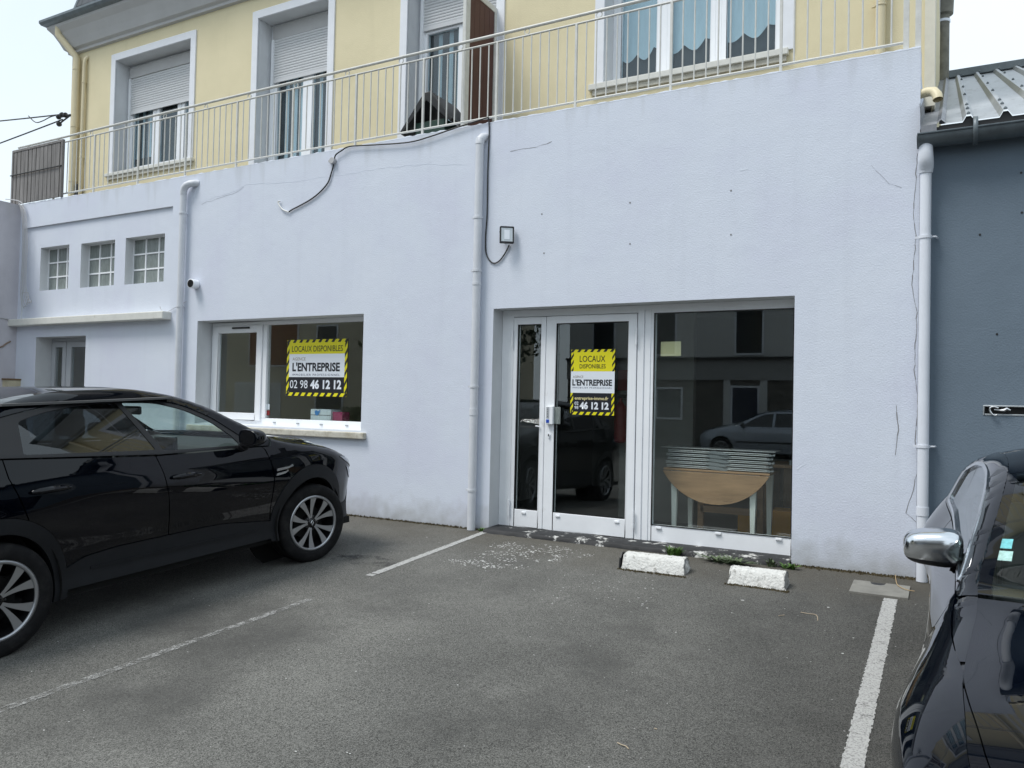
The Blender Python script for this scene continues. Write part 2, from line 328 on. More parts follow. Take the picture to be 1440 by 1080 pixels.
def line_paint(name, a, b_, wd, seed, gaps=(), fade=.47, grain=.6, tone=.42):
    """worn painted line on the sloping asphalt, its edges nibbled"""
    rnd = random.Random(seed); a = Vector(a); b_ = Vector(b_); d = (b_-a); L = d.length; d.normalize(); n = Vector((-d.y, d.x)); mb = MB()
    st = int(L/.02)
    for i in range(st):
        s0 = i*L/st; s1 = (i+1)*L/st
        if any(g0 <= s0 <= g1 for g0, g1 in gaps): continue
        e = [wd/2+rnd.uniform(-.006,.003) for _ in range(2)]
        p = [a+d*s0-n*e[0], a+d*s1-n*e[0], a+d*s1+n*e[1], a+d*s0+n*e[1]]
        mb.quad(*[(q.x, q.y, gz(q.y)+.004) for q in p])
    mt = bpy.data.materials.new('worn_line_paint'); mt.use_nodes = True; nt = mt.node_tree; b = nt.nodes['Principled BSDF']; Lk = nt.links.new
    tc = N(nt, 'ShaderNodeTexCoord'); n1 = N(nt, 'ShaderNodeTexNoise'); n1.inputs['Scale'].default_value = 16; n1.inputs['Detail'].default_value = 10; n1.inputs['Roughness'].default_value = .8
    Lk(tc.outputs['Object'], n1.inputs['Vector']); mr = N(nt, 'ShaderNodeMapRange'); mr.inputs[1].default_value = fade; mr.inputs[2].default_value = fade+.14; Lk(n1.outputs['Fac'], mr.inputs[0])
    n2 = N(nt, 'ShaderNodeTexNoise'); n2.inputs['Scale'].default_value = 95; n2.inputs['Detail'].default_value = 3; Lk(tc.outputs['Object'], n2.inputs['Vector']); m2 = N(nt, 'ShaderNodeMapRange'); m2.inputs[1].default_value = .40; m2.inputs[2].default_value = .52; m2.inputs[3].default_value = 1-grain; Lk(n2.outputs['Fac'], m2.inputs[0]); mu = N(nt, 'ShaderNodeMath', operation='MULTIPLY'); Lk(mr.outputs[0], mu.inputs[0]); Lk(m2.outputs[0], mu.inputs[1]); b.inputs['Base Color'].default_value = (tone,tone,tone*.97,1); b.inputs['Roughness'].default_value = .85; Lk(mu.outputs[0], b.inputs['Alpha'])
    return tag(mb.build(name, mt), kind='structure')
line_paint('parking_line', (-.365,-.70), (-.340,-6.6), .095, 3, fade=.30, grain=.35)
line_paint('parking_line', (-4.24,-.08), (-4.205,-2.02), .075, 5, gaps=((1.75,1.76),(1.85,1.87)), fade=.31, grain=.4)
line_paint('faded_parking_line', (-4.17,-2.75), (-4.24,-6.9), .065, 8, fade=.42, grain=.8, tone=.30)
# ---------------------------------------------------------------- building
B = empty('corner_building', (0,0,0), 'two-storey house with pale lilac ground floor shop, yellow upper floor and slate mansard roof', 'building')
def wall_mesh(mb, x0, x1, z0, z1, y, holes, depth, mi=0, rmi=1, nx=.5):
    xs = sorted(set([x0,x1]+[h[0] for h in holes]+[h[1] for h in holes])); zs = sorted(set([z0,z1]+[h[2] for h in holes]+[h[3] for h in holes]))
    for i in range(len(xs)-1):
        for j in range(len(zs)-1):
            cx, cz = (xs[i]+xs[i+1])/2, (zs[j]+zs[j+1])/2
            if any(h[0] < cx < h[1] and h[2] < cz < h[3] for h in holes): continue
            mb.quad((xs[i],y,zs[j]), (xs[i+1],y,zs[j]), (xs[i+1],y,zs[j+1]), (xs[i],y,zs[j+1]), mi)
    for h in holes:
        a, b, c, d = h[:4]; dp = h[4] if len(h) > 4 else depth
        mb.quad((a,y,c), (a,y+dp,c), (a,y+dp,d), (a,y,d), rmi); mb.quad((b,y,c), (b,y,d), (b,y+dp,d), (b,y+dp,c), rmi)
        mb.quad((a,y,d), (a,y+dp,d), (b,y+dp,d), (b,y,d), rmi); mb.quad((a,y,c), (b,y,c), (b,y+dp,c), (a,y+dp,c), rmi)
XR, XL, ZP = -.222, -13.7, 4.36
blocks = [(-12.56,-11.82,2.955,3.635,.17), (-11.52,-10.71,2.95,3.62,.17), (-10.465,-9.61,2.943,3.62,.17)]
H = [(-4.245,-1.188,-.02,2.352,.36), (-8.85,-6.003,.99,2.362,.36), (-12.55,-11.283,-.02,2.22,.36)]
mb = MB()
# a shallow recessed field on the left between cornice and parapet band
wall_mesh(mb, XL, XR, -.5, ZP, 0, H+[(-13.0,-9.42,2.46,3.975,.03)], .3)
f0 = len(mb.f)
xs = MB(); wall_mesh(mb, -13.0, -9.42, 2.46, 3.975, .03, blocks, .17)
mb.box(XL, XR, 0.0005, .2, ZP-.0, ZP+.006); mb.quad((XL,.2,4.2),(XR,.2,4.2),(XR,.2,ZP),(XL,.2,ZP)); mb.quad((XR,0,-.5),(XR,8,-.5),(XR,8,4.2),(XR,0,4.2))
mb.quad((XR,0,4.2),(XR,.2,4.2),(XR,.2,ZP),(XR,0,ZP)); mb.quad((XL,.2,4.2),(XL,1.0,4.2),(XR,1.0,4.2),(XR,.2,4.2), 2)
mb.build('ground_floor_wall', [M['facade'], M['reveal'], M['concrete']], B, fix=False)
mb = MB()   # thin uneven coping line of render along the parapet
rr = random.Random(4); n = 260
pr = [(XL+(XR-XL)*i/n, ZP+.010+rr.uniform(-.007,.007)) for i in range(n+1)]
for i in range(n):
    (xa,za),(xb,zb) = pr[i], pr[i+1]
    mb.quad((xa,-.0012,ZP-.002),(xb,-.0012,ZP-.002),(xb,.004,zb),(xa,.004,za)); mb.quad((xa,.004,za),(xb,.004,zb),(xb,.21,zb),(xa,.21,za))
mb.build('coping', M['facade'], B, fix=False)
mb = MB().box(-13.17,-9.385,-.14,.03,2.395,2.505); mb.build('cornice_ledge', M['sillpaint'], B, bevel=.012)
for a, b, c, d, _ in blocks:
    fr = MB(); w_, h_ = (b-a), (d-c); y0 = .155
    for i in range(4):
        x = a+w_*i/3; fr.box(x-.011, x+.011, y0, y0+.03, c, d)
    for j in range(4):
        z = c+h_*j/3; fr.box(a, b, y0+.002, y0+.028, z-.011, z+.011)
    fo = fr.build('glass_block_window', M['pvc'], B)
    gb = MB()
    for i in range(3):
        for j in range(3):
            x, z = a+w_*i/3, c+h_*j/3; gb.box(x+.012, x+w_/3-.012, y0+.012, y0+.06, z+.012, z+h_/3-.012)
    gb.build('glass_blocks', M['glassblock'], fo, bevel=.006)
def crack(px, y, wd=.006, mt='crackm', name='crack'):
    mb = MB(); pts = []
    for i in range(len(px)-1):
        a, b = px[i], px[i+1]; k = max(1, int(math.dist(a,b)/7))
        for j in range(k): t = j/k; pts.append((a[0]+(b[0]-a[0])*t+rr.uniform(-.9,.9), a[1]+(b[1]-a[1])*t+rr.uniform(-.9,.9)))
    pts.append(px[-1])
    P = [onw(*p, y) for p in pts]
    for i in range(len(P)-1):
        a, b = P[i], P[i+1]; d = (b-a); d.normalize(); nn = Vector((-d.z,0,d.x))*wd*.5*rr.uniform(.3,1)
        mb.quad(*[(q.x, y-.0015, q.z) for q in (a-nn, b-nn, b+nn, a+nn)])
    return mb.build(name, M[mt], B, fix=False)
M['crackm'] = mat('crack_shadow', (.42,.44,.49), .95); M['crackl'] = mat('filled_crack', (.70,.745,.83), .9); M['crackd'] = mat('open_crack', (.24,.24,.25), .95)
crack([(280,285),(310,275),(335,267),(345,260),(385,257),(420,255),(445,250),(500,243),(540,236),(600,231),(655,232)], 0, .006, 'crackl')
crack([(283,287),(312,277),(334,270),(343,263)], 0, .005)
crack([(1225,232),(1238,246),(1250,258),(1268,264)], 0, .005)
crack([(717,213),(735,209),(755,207),(776,199)], 0, .006, 'crackd')
crack([(1290,215),(1285,300),(1288,330),(1283,400),(1289,440),(1286,520),(1291,570),(1287,620),(1292,650),(1284,690),(1274,722),(1288,734)], 0, .007, 'crackd')
for pts_ in ([(1121,661),(1126,656),(1133,652)],[(1040,240),(1052,237)],[(560,612),(566,607)]): crack(pts_, 0, .02, 'crackl', 'plaster_smear')
crack([(1260,570),(1262,590),(1264,605),(1261,620),(1259,640)], 0, .009, 'crackd')
for q in ((1028,268),(1028,330),(886,285),(886,343),(762,301),(765,356)):   # old fixing holes
    p = onw(*q, 0); MB().lathe([(-.002,.009),(0,.009),(.004,.004)], 'y', (p.x,0,p.z), 8).build('fixing_hole', M['crackd'], B)
# ----- left shop window
def frame_rect(mb, x0, x1, z0, z1, t, y0, y1, tb=None, mi=0):
    tb = tb or t
    mb.box(x0,x0+t,y0,y1,z0,z1,mi); mb.box(x1-t,x1,y0,y1,z0,z1,mi); mb.box(x0+t,x1-t,y0,y1,z1-t,z1,mi); mb.box(x0+t,x1-t,y0,y1,z0,z0+tb,mi)
Y1 = .24
W = MB(); frame_rect(W, -8.84,-6.005,1.0,2.355,.05,Y1,Y1+.07,.085); W.box(-7.87,-7.80,Y1-.004,Y1+.07,1.085,2.305)
WF = W.build('shop_window', M['pvc'], B, bevel=.004)
S = MB(); frame_rect(S, -8.79,-7.874,1.05,2.305,.095,Y1-.022,Y1+.03); S.build('window_sash', M['pvc'], WF, bevel=.005)
MB().box(-8.70,-7.965,Y1+.012,Y1+.016,1.14,2.215).build('window_pane', M['glass'], WF)
MB().box(-7.80,-6.055,Y1+.03,Y1+.034,1.085,2.305).build('window_pane', M['glass'], WF)
MB().box(-8.86,-6.003,Y1-.16,Y1+.0,.985,1.0).build('window_board', M['pvc'], WF)
v = MB(); v.box(-8.42,-8.10,Y1-.04,Y1-.02,2.262,2.285); v.build('trickle_vent', M['black'], WF, bevel=.004)
for px in (386,419,452,488):
    p = onw(px, 597, Y1); MB().box(p.x-.022,p.x+.022,Y1-.012,Y1,1.025,1.042).build('drain_cap', M['galv'], WF, bevel=.003)
MB().box(-8.95,-5.92,-.055,.27,.895,.972).build('window_sill', M['stone'], B, bevel=.012, seg=3)
# ----- back door on the left, half hidden by the car
D2 = MB(); Y2 = .25; frame_rect(D2, -12.55,-11.29,-.05,2.215,.05,Y2,Y2+.07)
D2.box(-12.14,-12.09,Y2-.01,Y2+.06,0,2.165); dd = D2.build('back_door', M['greyalu'], B, bevel=.004)
for a, b in ((-12.50,-12.145),(-12.085,-11.34)):
    q = MB(); frame_rect(q, a, b, .02, 2.16, .085, Y2-.018, Y2+.03); lf = q.build('door_leaf', M['greyalu'], dd, bevel=.004)
    MB().box(a+.085,b-.085,Y2+.004,Y2+.01,.105,2.075).build('door_pane', M['glass'], lf)
MB().box(-12.20,-12.15,Y2-.05,Y2-.018,1.02,1.2).build('door_handle', M['black'], dd, bevel=.006)
# ----- entrance and fixed shop window
Y3 = .20
E_ = MB(); E_.box(-4.243,-4.105,Y3,Y3+.08,.03,2.30); E_.box(-2.70,-2.635,Y3-.004,Y3+.08,.04,2.30); E_.box(-2.622,-2.565,Y3-.004,Y3+.08,.04,2.30); E_.box(-2.636,-2.621,Y3+.012,Y3+.07,.04,2.30)
E_.box(-4.105,-2.70,Y3,Y3+.08,2.277,2.35); E_.box(-4.243,-1.19,Y3+.002,Y3+.078,2.298,2.351)
EF = E_.build('shop_entrance_frame', M['alu'], B, bevel=.004)
SW = MB(); frame_rect(SW, -2.566,-1.190,.036,2.30,.035,Y3+.004,Y3+.07,.165)
SF = SW.build('shop_window', M['alu'], B, bevel=.004)
MB().box(-2.531,-1.225,Y3+.03,Y3+.036,.19,2.27).build('window_pane', M['glass'], SF)
g_ = MB(); frame_rect(g_, -2.535,-1.222,.197,2.268,.007,Y3-.001,Y3+.02); g_.build('gasket', M['black'], SF)
for px, py in ((926,742),(1010,750),(1095,758)):
    p = onw(px, py, Y3); MB().box(p.x-.028,p.x+.028,Y3-.014,Y3+.004,p.z-.012,p.z+.010).build('drain_cap', M['alu'], SF, bevel=.004)
def leaf(name, x0, x1, sl, sr, caps):
    q = MB(); z0, z1 = .045, 2.270; y0 = Y3-.012
    q.box(x0,x0+sl,y0,y0+.06,z0,z1); q.box(x1-sr,x1,y0,y0+.06,z0,z1); q.box(x0+sl,x1-sr,y0,y0+.06,2.195,z1); q.box(x0+sl,x1-sr,y0,y0+.06,z0,.228)
    o = q.build(name, M['alu'], B, bevel=.005)
    MB().box(x0+sl-.005,x1-sr+.005,y0+.034,y0+.040,.22,2.2).build('door_pane', M['glass'], o)
    gg = MB(); frame_rect(gg, x0+sl-.001,x1-sr+.001,.227,2.196,.007,y0+.006,y0+.03); gg.build('gasket', M['black'], o)
    for x in caps: MB().box(x-.024,x+.024,y0-.012,y0+.002,.186,.206).build('drain_cap', M['alu'], o, bevel=.003)
    return o
DL = leaf('door_leaf', -4.098,-3.712, .05,.053, (-3.93,))
DR = leaf('door_leaf', -3.706,-2.708, .115,.085, (-3.53,-2.88))
DL['label'] = 'narrow fixed glazed leaf'; DR['label'] = 'wide glazed door leaf with keypad'
def hinge(o, x, z):
    y = Y3-.03
    for k in range(3):
        MB().lathe([(0,.011),(.052,.011)], 'z', (x,y,z+.058*k), 12).build('hinge', M['alu'], o, smooth=True)
for z in (.155,1.96): hinge(DL, -4.103, z)
for z in (.155,1.96): hinge(DR, -2.705, z)
k = onw(774,572,Y3); pz1 = k.z; 
kp = MB().box(-3.672,-3.592,Y3-.055,Y3-.013,1.14,1.33).build('keypad', M['alu'], DR, bevel=.006)
MB().box(-3.664,-3.634,Y3-.059,Y3-.055,1.205,1.322).build('key_field', M['greyalu'], kp)
for i in range(4): MB().lathe([(0,.004),(.004,.004)], 'y', (-3.649,Y3-.063,1.225+.025*i), 10).build('key', M['black'], kp)
MB().box(-3.666,-3.632,Y3-.060,Y3-.055,1.157,1.192).build('key_reader', M['blue'], kp, bevel=.002)
MB().box(-3.590,-3.520,Y3-.022,Y3-.012,1.147,1.322).build('keypad_cover', M['glassblock'], kp, bevel=.003)
kc = MB().lathe([(0,.016),(.012,.016)], 'y', (-3.648,Y3-.026,1.03), 14); kc.prism([(-3.656,1.0),(-3.640,1.0),(-3.640,1.03),(-3.656,1.03)], Y3-.026, Y3-.016, 'y')
ko = kc.build('lock_cylinder', M['alu'], DR); MB().box(-3.652,-3.644,Y3-.029,Y3-.026,1.018,1.042).build('keyhole', M['black'], ko)
MB().tube([(-3.755,Y3-.03,1.115),(-3.80,Y3-.03,1.118)], .007).build('pull_pin', M['alu'], DL)
t = MB(); rr2 = random.Random(9)
prof = [(-.12,0),(-.115,.028),(-.09,.040),(.21,.046)]
n = 60
t.grid(lambda x, i: (x, prof[i][0]+(rr2.uniform(-.014,.014) if i < 3 else 0), prof[i][1]+(rr2.uniform(-.004,.004) if 0 < i < 3 else (-.03 if i == 0 else -.002))), [-4.243+3.053*i/n for i in range(n+1)], [0,1,2,3])
t.build('threshold', M['threshold'], B, fix=False, smooth=True)
# ----- the rooms behind the glass
RM = MB()
def room(mb, x0, x1, y0, y1, z0, z1, w_=0, fl=1):
    mb.quad((x0,y0,z0),(x1,y0,z0),(x1,y1,z0),(x0,y1,z0),fl); mb.quad((x0,y0,z1),(x0,y1,z1),(x1,y1,z1),(x1,y0,z1),w_)
    mb.quad((x0,y1,z0),(x1,y1,z0),(x1,y1,z1),(x0,y1,z1),w_); mb.quad((x0,y0,z0),(x0,y1,z0),(x0,y1,z1),(x0,y0,z1),w_); mb.quad((x1,y0,z0),(x1,y0,z1),(x1,y1,z1),(x1,y1,z0),w_)
room(RM, -5.2,-.6,.36,5.0,.0,2.75)
for a, b, c, d in ((-5.2,-4.245,0,2.75),(-1.188,-.6,0,2.75),(-4.245,-1.188,2.352,2.75)): RM.quad((a,.36,c),(b,.36,c),(b,.36,d),(a,.36,d),0)
RM.build('shop_room', [M['roomwall'], M['roomfloor']], B, fix=False)
RM = MB(); room(RM, -9.3,-5.4,.36,4.0,.0,2.75); room(RM, -12.9,-9.6,.36,3.5,0,2.6)
for a, b, c, d in ((-9.3,-8.85,0,2.75),(-6.003,-5.4,0,2.75),(-8.85,-6.003,2.362,2.75),(-8.85,-6.003,0,.99),(-12.9,-12.55,0,2.6),(-11.283,-9.6,0,2.6)): RM.quad((a,.36,c),(b,.36,c),(b,.36,d),(a,.36,d),0)
RM.build('office_room', [M['roombeige'], M['roomfloor']], B, fix=False)
# ----- yellow upper floor, set back behind the terrace
YU, XUL, XUR, ZT = 1.0, -13.49, -.16, 7.32
wins = [(-12.255,-10.40,5.04,6.935), (-8.943,-7.582,4.2,6.93), (-6.222,-4.875,4.2,6.93), (-3.451,-1.507,4.98,6.93)]
mb = MB(); wall_mesh(mb, XUL, XUR, 4.2, ZT, YU, wins, .34)
mb.quad((XUL,YU,4.2),(XUL,YU,ZT),(XUL,9,ZT),(XUL,9,4.2)); mb.quad((XUR,YU,0),(XUR,9,0),(XUR,9,ZT),(XUR,YU,ZT)); mb.quad((XUL,9,0),(XUL,9,ZT),(XUR,9,ZT),(XUR,9,0))
mb.quad((XL,.2,4.2),(XL,9,4.2),(XL,9,-.5),(XL,0,-.5))
mb.build('upper_wall', [M['yellow'], M['reveal']], B, fix=False)
MB().box(-.222,-.135,YU-.018,YU+.5,4.2,ZT).build('corner_strip', mat('pale_cream_render', (.66,.63,.53), .9, vary=.08, vscale=5, bump=.3), B)
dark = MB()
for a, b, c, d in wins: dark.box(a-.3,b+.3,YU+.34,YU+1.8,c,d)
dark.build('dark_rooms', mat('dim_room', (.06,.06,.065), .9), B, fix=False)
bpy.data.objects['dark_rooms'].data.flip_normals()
def surround(x0, x1, z0, z1, t=.115, bottom=False):
    q = MB(); y0, y1 = YU-.022, YU+.004
    q.box(x0-t,x0,y0,y1,z0,z1+t); q.box(x1,x1+t,y0,y1,z0,z1+t); q.box(x0,x1,y0,y1,z1,z1+t)
    return q.build('window_surround', M['trim'], B, bevel=.004)
for a, b, c, d in wins: surround(a, b, c if c > 4.5 else 4.2, d)
YF = YU+.26
def slats(parent, x0, x1, zb, zt, y=YF-.03):
    q = MB(); n = int((zt-zb)/.04)
    prof = []
    for i in range(n):
        z = zt-.04*i; prof += [(y+.006,z),(y-.004,z-.006),(y-.006,z-.02),(y-.004,z-.034)]
    prof.append((y+.006, zt-.04*n))
    q.grid(lambda x, i: (x, prof[i][0], prof[i][1]), [x0,x1], list(range(len(prof))))
    q.box(x0,x1,y-.010,y+.010,zt-.04*n-.055,zt-.04*n)
    s = q.build('roller_shutter', M['shutter'], parent, fix=False)
    for x in (x0-.02, x1-.025): MB().box(x-.012,x+.03,y-.022,y+.03,c_z0[0],zt).build('shutter_guide', M['pvc'], s)
    return s
c_z0 = [4.3]
def sash(parent, x0, x1, z0, z1, y, t=.07):
    q = MB(); frame_rect(q, x0, x1, z0, z1, t, y-.012, y+.05); o = q.build('window_sash', M['pvc'], parent, bevel=.004)
    MB().box(x0+t,x1-t,y+.02,y+.026,z0+t,z1-t).build('window_pane', M['glass_dim'], o); return o
def curtain(parent, x0, x1, z0, z1, y, mt, amp=.02, scal=0, seed=0):
    rn = random.Random(seed); n = 80; ph = [rn.uniform(0,6.28) for _ in range(4)]
    q = MB()
    def fy(x): return y+amp*(math.sin(x*38+ph[0])+.6*math.sin(x*71+ph[1]))
    def zb(x): 
        t = (x-x0)/(x1-x0)
        return z0+scal*(.30-.26*abs(math.sin(t*math.pi*2.2+ph[2]*.15))+ 1.1*max(0, t-.6)**1.3)
    vs = [0,.05,.3,.6,1]
    q.grid(lambda x, v: (x, fy(x), zb(x)+(z1-zb(x))*v), [x0+(x1-x0)*i/n for i in range(n+1)], vs)
    return q.build('curtain', mt, parent, smooth=True, fix=False)
# window 1: three lights, half lowered shutter
a, b, c, d = wins[0]
q = MB(); frame_rect(q, a, b, 5.05, 6.93, .05, YF, YF+.07, .07); q.box(-11.555,-11.525,YF,YF+.07,5.12,6.4); q.box(-10.94,-10.91,YF,YF+.07,5.12,6.4)
w1 = q.build('upper_window', M['pvc'], B, bevel=.004); c_z0[0] = 5.1
MB().box(a+.05,b-.05,YF-.05,YF+.07,6.70,6.88).build('shutter_box', M['soffit'], w1, bevel=.004)
slats(w1, a+.07, b-.05, 6.12, 6.70)
for x0, x1 in ((a+.05,-11.555),(-11.525,-10.94),(-10.91,b-.05)): sash(w1, x0, x1, 5.12, 6.5, YF+.005)
curtain(w1, a+.1,-11.6,5.35,6.6,YF+.08,M['curtain'],.005,.0,1); curtain(w1,-10.9,b-.05,5.35,6.6,YF+.08,M['curtain'],.005,.0,2)
q = MB()
for i in range(7):
    z = 5.42+.145*i
    for j in range(3): q.box(-11.43+.135*j,-11.335+.135*j,YF+.10,YF+.105,z,z+.10)
q.build('day_and_night_blind', M['curtainw'], w1)
MB().box(-12.42,-10.26,YU-.05,YU+.27,4.985,5.04).build('window_sill', M['sillpaint'], B, bevel=.008)
MB().box(-12.38,-10.29,YU-.03,YU+.02,4.93,4.985).build('sill_support', M['stone'], B, bevel=.004)
# window 2: french window
a, b, c, d = wins[1]; c_z0[0] = 4.25
q = MB(); frame_rect(q, a, b, 4.2, 6.93, .05, YF, YF+.07); w2 = q.build('french_window', M['pvc'], B, bevel=.004)
MB().box(a+.05,b,YF-.03,YF+.07,6.69,6.90).build('shutter_box', M['soffit'], w2, bevel=.004); slats(w2, a+.08, b-.03, 6.06, 6.69)
xm = -8.19; sash(w2, a+.05, xm, 4.25, 6.2, YF+.005, .09); sash(w2, xm+.002, b-.05, 4.25, 6.2, YF+.005, .09)
curtain(w2, a+.2, xm-.02, 4.25, 6.4, YF+.08, M['curtain'], .006, 0, 3); curtain(w2, xm+.05, b-.05, 4.25, 6.4, YF+.08, M['curtain'], .006, 0, 4)
# window 3: french window with an opened metal leaf
a, b, c, d = wins[2]
q = MB(); frame_rect(q, a, b, 4.2, 6.93, .05, YF, YF+.07); w3 = q.build('french_window', M['pvc'], B, bevel=.004)
MB().box(a+.05,b,YF-.03,YF+.07,6.78,6.90).build('shutter_box', M['soffit'], w3, bevel=.004); slats(w3, a+.08, b-.03, 6.29, 6.78)
xm = -5.5; sash(w3, a+.05, xm, 4.25, 6.3, YF+.005, .09); sash(w3, xm+.002, b-.05, 4.25, 6.3, YF+.005, .09)
curtain(w3, a+.2, xm-.02, 4.25, 6.5, YF+.08, M['curtainw'], .006, 0, 5); curtain(w3, xm+.05, b-.05, 4.25, 6.5, YF+.08, M['curtainw'], .006, 0, 6)
lx = -4.88; ly0, ly1 = YU-.72, YU+.0
q = MB(); q.box(lx-.022,lx+.022,ly0,ly0+.09,4.3,6.16); q.box(lx-.022,lx+.022,ly1-.07,ly1,4.3,6.16); q.box(lx-.022,lx+.022,ly0+.09,ly1-.07,6.09,6.16); q.box(lx-.022,lx+.022,ly0+.09,ly1-.07,4.3,4.38)
sh = q.build('opened_shutter_leaf', M['rail'], w3, bevel=.004); q = MB()
for i in range(5): q.box(lx-.012,lx+.012,ly0+.09+i*.1116,ly0+.197+i*.1116,4.38,6.09)
q.build('shutter_panel', M['brown'], sh)
q = MB()
for z in (5.0,5.45,5.9):
    for y_ in (ly0+.1, ly1-.09): q.lathe([(-.014,.004),(-.032,.02),(-.036,.012)], 'x', (lx,y_,z), 10)
q.build('white_caps', M['pwhite'], sh)
# window 4: three lights with net curtains
a, b, c, d = wins[3]
q = MB(); frame_rect(q, a, b, 5.0, 6.93, .10, YF, YF+.07, .07); q.box(-2.865,-2.80,YF-.006,YF+.07,5.07,6.9); q.box(-2.255,-2.19,YF-.006,YF+.07,5.07,6.9)
w4 = q.build('upper_window', M['pvc'], B, bevel=.004)
for x0, x1 in ((a+.05,-2.865),(-2.80,-2.255),(-2.19,b-.06)): sash(w4, x0, x1, 5.07, 6.85, YF+.005, .055)
for i, (x0, x1) in enumerate(((a+.1,-2.9),(-2.79,-2.27),(-2.17,b-.1))): curtain(w4, x0, x1, 5.31, 6.8, YF+.06, M['curtain'], .0018, .30, 10+i)
MB().box(-3.62,-1.44,YU-.055,YU+.27,4.925,4.995).build('window_sill', M['sillpaint'], B, bevel=.008)
MB().box(-3.58,-1.46,YU-.03,YU+.02,4.865,4.925).build('sill_support', M['stone'], B, bevel=.004)
# ----- cornice, gutter and mansard
prof = [(0,7.26),(-.05,7.27),(-.055,7.31),(-.10,7.34),(-.15,7.45),(-.22,7.58),(-.29,7.66),(-.30,7.70)]
mb = MB()
def sweep(mb, prof, mi=0):
    for i in range(len(prof)-1):
        (u0,z0),(u1,z1) = prof[i], prof[i+1]
        def c_(u, z): return [(XUL+u,9,z),(XUL+u,YU+u,z),(XUR,YU+u,z),(XUR,9,z)]
        A, C = c_(u0,z0), c_(u1,z1)
        for j in range(3): mb.quad(A[j],A[j+1],C[j+1],C[j],mi)
sweep(mb, prof); mb.build('eaves_cornice', M['soffit'], B, fix=False, smooth=True)
mb = MB(); sweep(mb, [(-.30,7.70),(-.36,7.72),(-.385,7.76),(-.385,7.80),(-.375,7.80),(-.30,7.78),(-.1,7.80)]); rf0 = mb.build('roof_gutter', M['zinc'], B, fix=False)
mb = MB(); sweep(mb, [(-.06,7.80),(.42,9.9)]); mb.quad((XUL+.42,YU+.42,9.9),(XUR,YU+.42,9.9),(XUR,9,9.9),(XUL+.42,9,9.9)); rf = mb.build('mansard_roof', M['slate'], B, fix=False)
# courses of slates that can be counted from the street side
q = MB(); rs = random.Random(3); z = 7.86; k = 0
while z < 9.8:
    u = -.06+(z-7.8)*.48/2.1; u2 = u+.13*.48/2.1; x = XUL+u+(.09 if k % 2 else 0)
    while x < XUR-.2:
        o_ = rs.uniform(.004,.010); wd = .18
        q.add([(x,YU+u-o_-.008,z),(x+wd,YU+u-o_-.008,z),(x+wd,YU+u2-o_+.002,z+.145),(x,YU+u2-o_+.002,z+.145),(x,YU+u+.01,z),(x+wd,YU+u+.01,z)], [(0,1,2,3),(0,4,5,1)]); x += wd+.004
    z += .13; k += 1
q.build('slates', M['slate'], rf, fix=False)
MB().tube([(XUL-.055,YU-.055,7.8),(XUL+.42,YU+.42,9.9)], .035, 8).build('ridge_strip', M['zinc'], rf)

# oil marks where cars stand
om = bpy.data.materials.new('oil_mark'); om.use_nodes = True; nt = om.node_tree; b = nt.nodes['Principled BSDF']; b.inputs['Base Color'].default_value = (.022,.022,.022,1); b.inputs['Roughness'].default_value = .6
tc = N(nt, 'ShaderNodeTexCoord'); n1 = N(nt, 'ShaderNodeTexNoise'); n1.inputs['Scale'].default_value = 5.5; n1.inputs['Detail'].default_value = 9; n1.inputs['Roughness'].default_value = .75; nt.links.new(tc.outputs['Object'], n1.inputs['Vector'])
mr = N(nt, 'ShaderNodeMapRange'); mr.inputs[1].default_value = .50; mr.inputs[2].default_value = .66; mr.inputs[4].default_value = .62; nt.links.new(n1.outputs['Fac'], mr.inputs[0]); nt.links.new(mr.outputs[0], b.inputs['Alpha'])
q = MB()
for cx, cy, ra, rb in ((-4.62,-1.62,.42,.16),):
    k = 28; q.v += [Vector((cx+ra*math.cos(2*math.pi*i/k)*(1+.2*math.sin(3*i)), cy+rb*math.sin(2*math.pi*i/k)*(1+.2*math.cos(2*i)), 0)) for i in range(k)]
    for v_ in q.v[-k:]: v_.z = gz(v_.y)+.003
    q.f.append([len(q.v)-k+i for i in range(k)]); q.mi.append(0)
tag(q.build('oil_marks', om, fix=False), kind='structure')
# ---------------------------------------------------------------- balcony railing on the parapet
YR = .07
RL = empty('balcony_railing', (-6.8,YR,ZP), 'long off-white metal railing with rings standing on the pale lilac parapet', 'railing')
def at(parent, o): o.parent = parent; o.matrix_parent_inverse = Matrix.Translation(parent.location).inverted(); return o
XA, XB = -13.35, -.335
for z, r, nm in ((5.345,.017,'top_rail'), (5.262,.011,'middle_rail'), (4.452,.012,'bottom_rail')):
    at(RL, MB().tube([(XA,YR,z),(-8,YR,z+.006),(-4,YR,z-.004),(XB,YR,z)], r, 10).build(nm, M['rail'], smooth=True))
for x in (-13.35,-12.34,-11.33,-10.30,-9.285,-8.285,-7.287,-6.263,-5.277,-4.309,-3.372,-2.367,-1.347,-.335):
    at(RL, MB().box(x-.012,x+.012,YR-.012,YR+.012,ZP-.0,5.262).build('post', M['rail'], bevel=.002))
for x in (-.335,-.245): at(RL, MB().box(x-.022,x+.022,YR-.02,YR+.02,ZP,6.1).build('end_post', M['rail'], bevel=.002))
rg = MB().tube([(0+.031*math.cos(k*math.pi/8),0,.031*math.sin(k*math.pi/8)) for k in range(16)], .006, 6, closed=True)
ring0 = None
for x in (-13.07,-12.245,-11.42,-10.59,-9.743,-8.897,-8.072,-7.245,-6.413,-5.605,-4.786,-3.949,-3.124,-2.30,-1.475,-.65):
    if ring0 is None: o = ring0 = rg.build('ring', M['rail'], smooth=True)
    else: o = ring0.copy(); sc.collection.objects.link(o)
    o.location = (x,YR,5.302); at(RL, o)
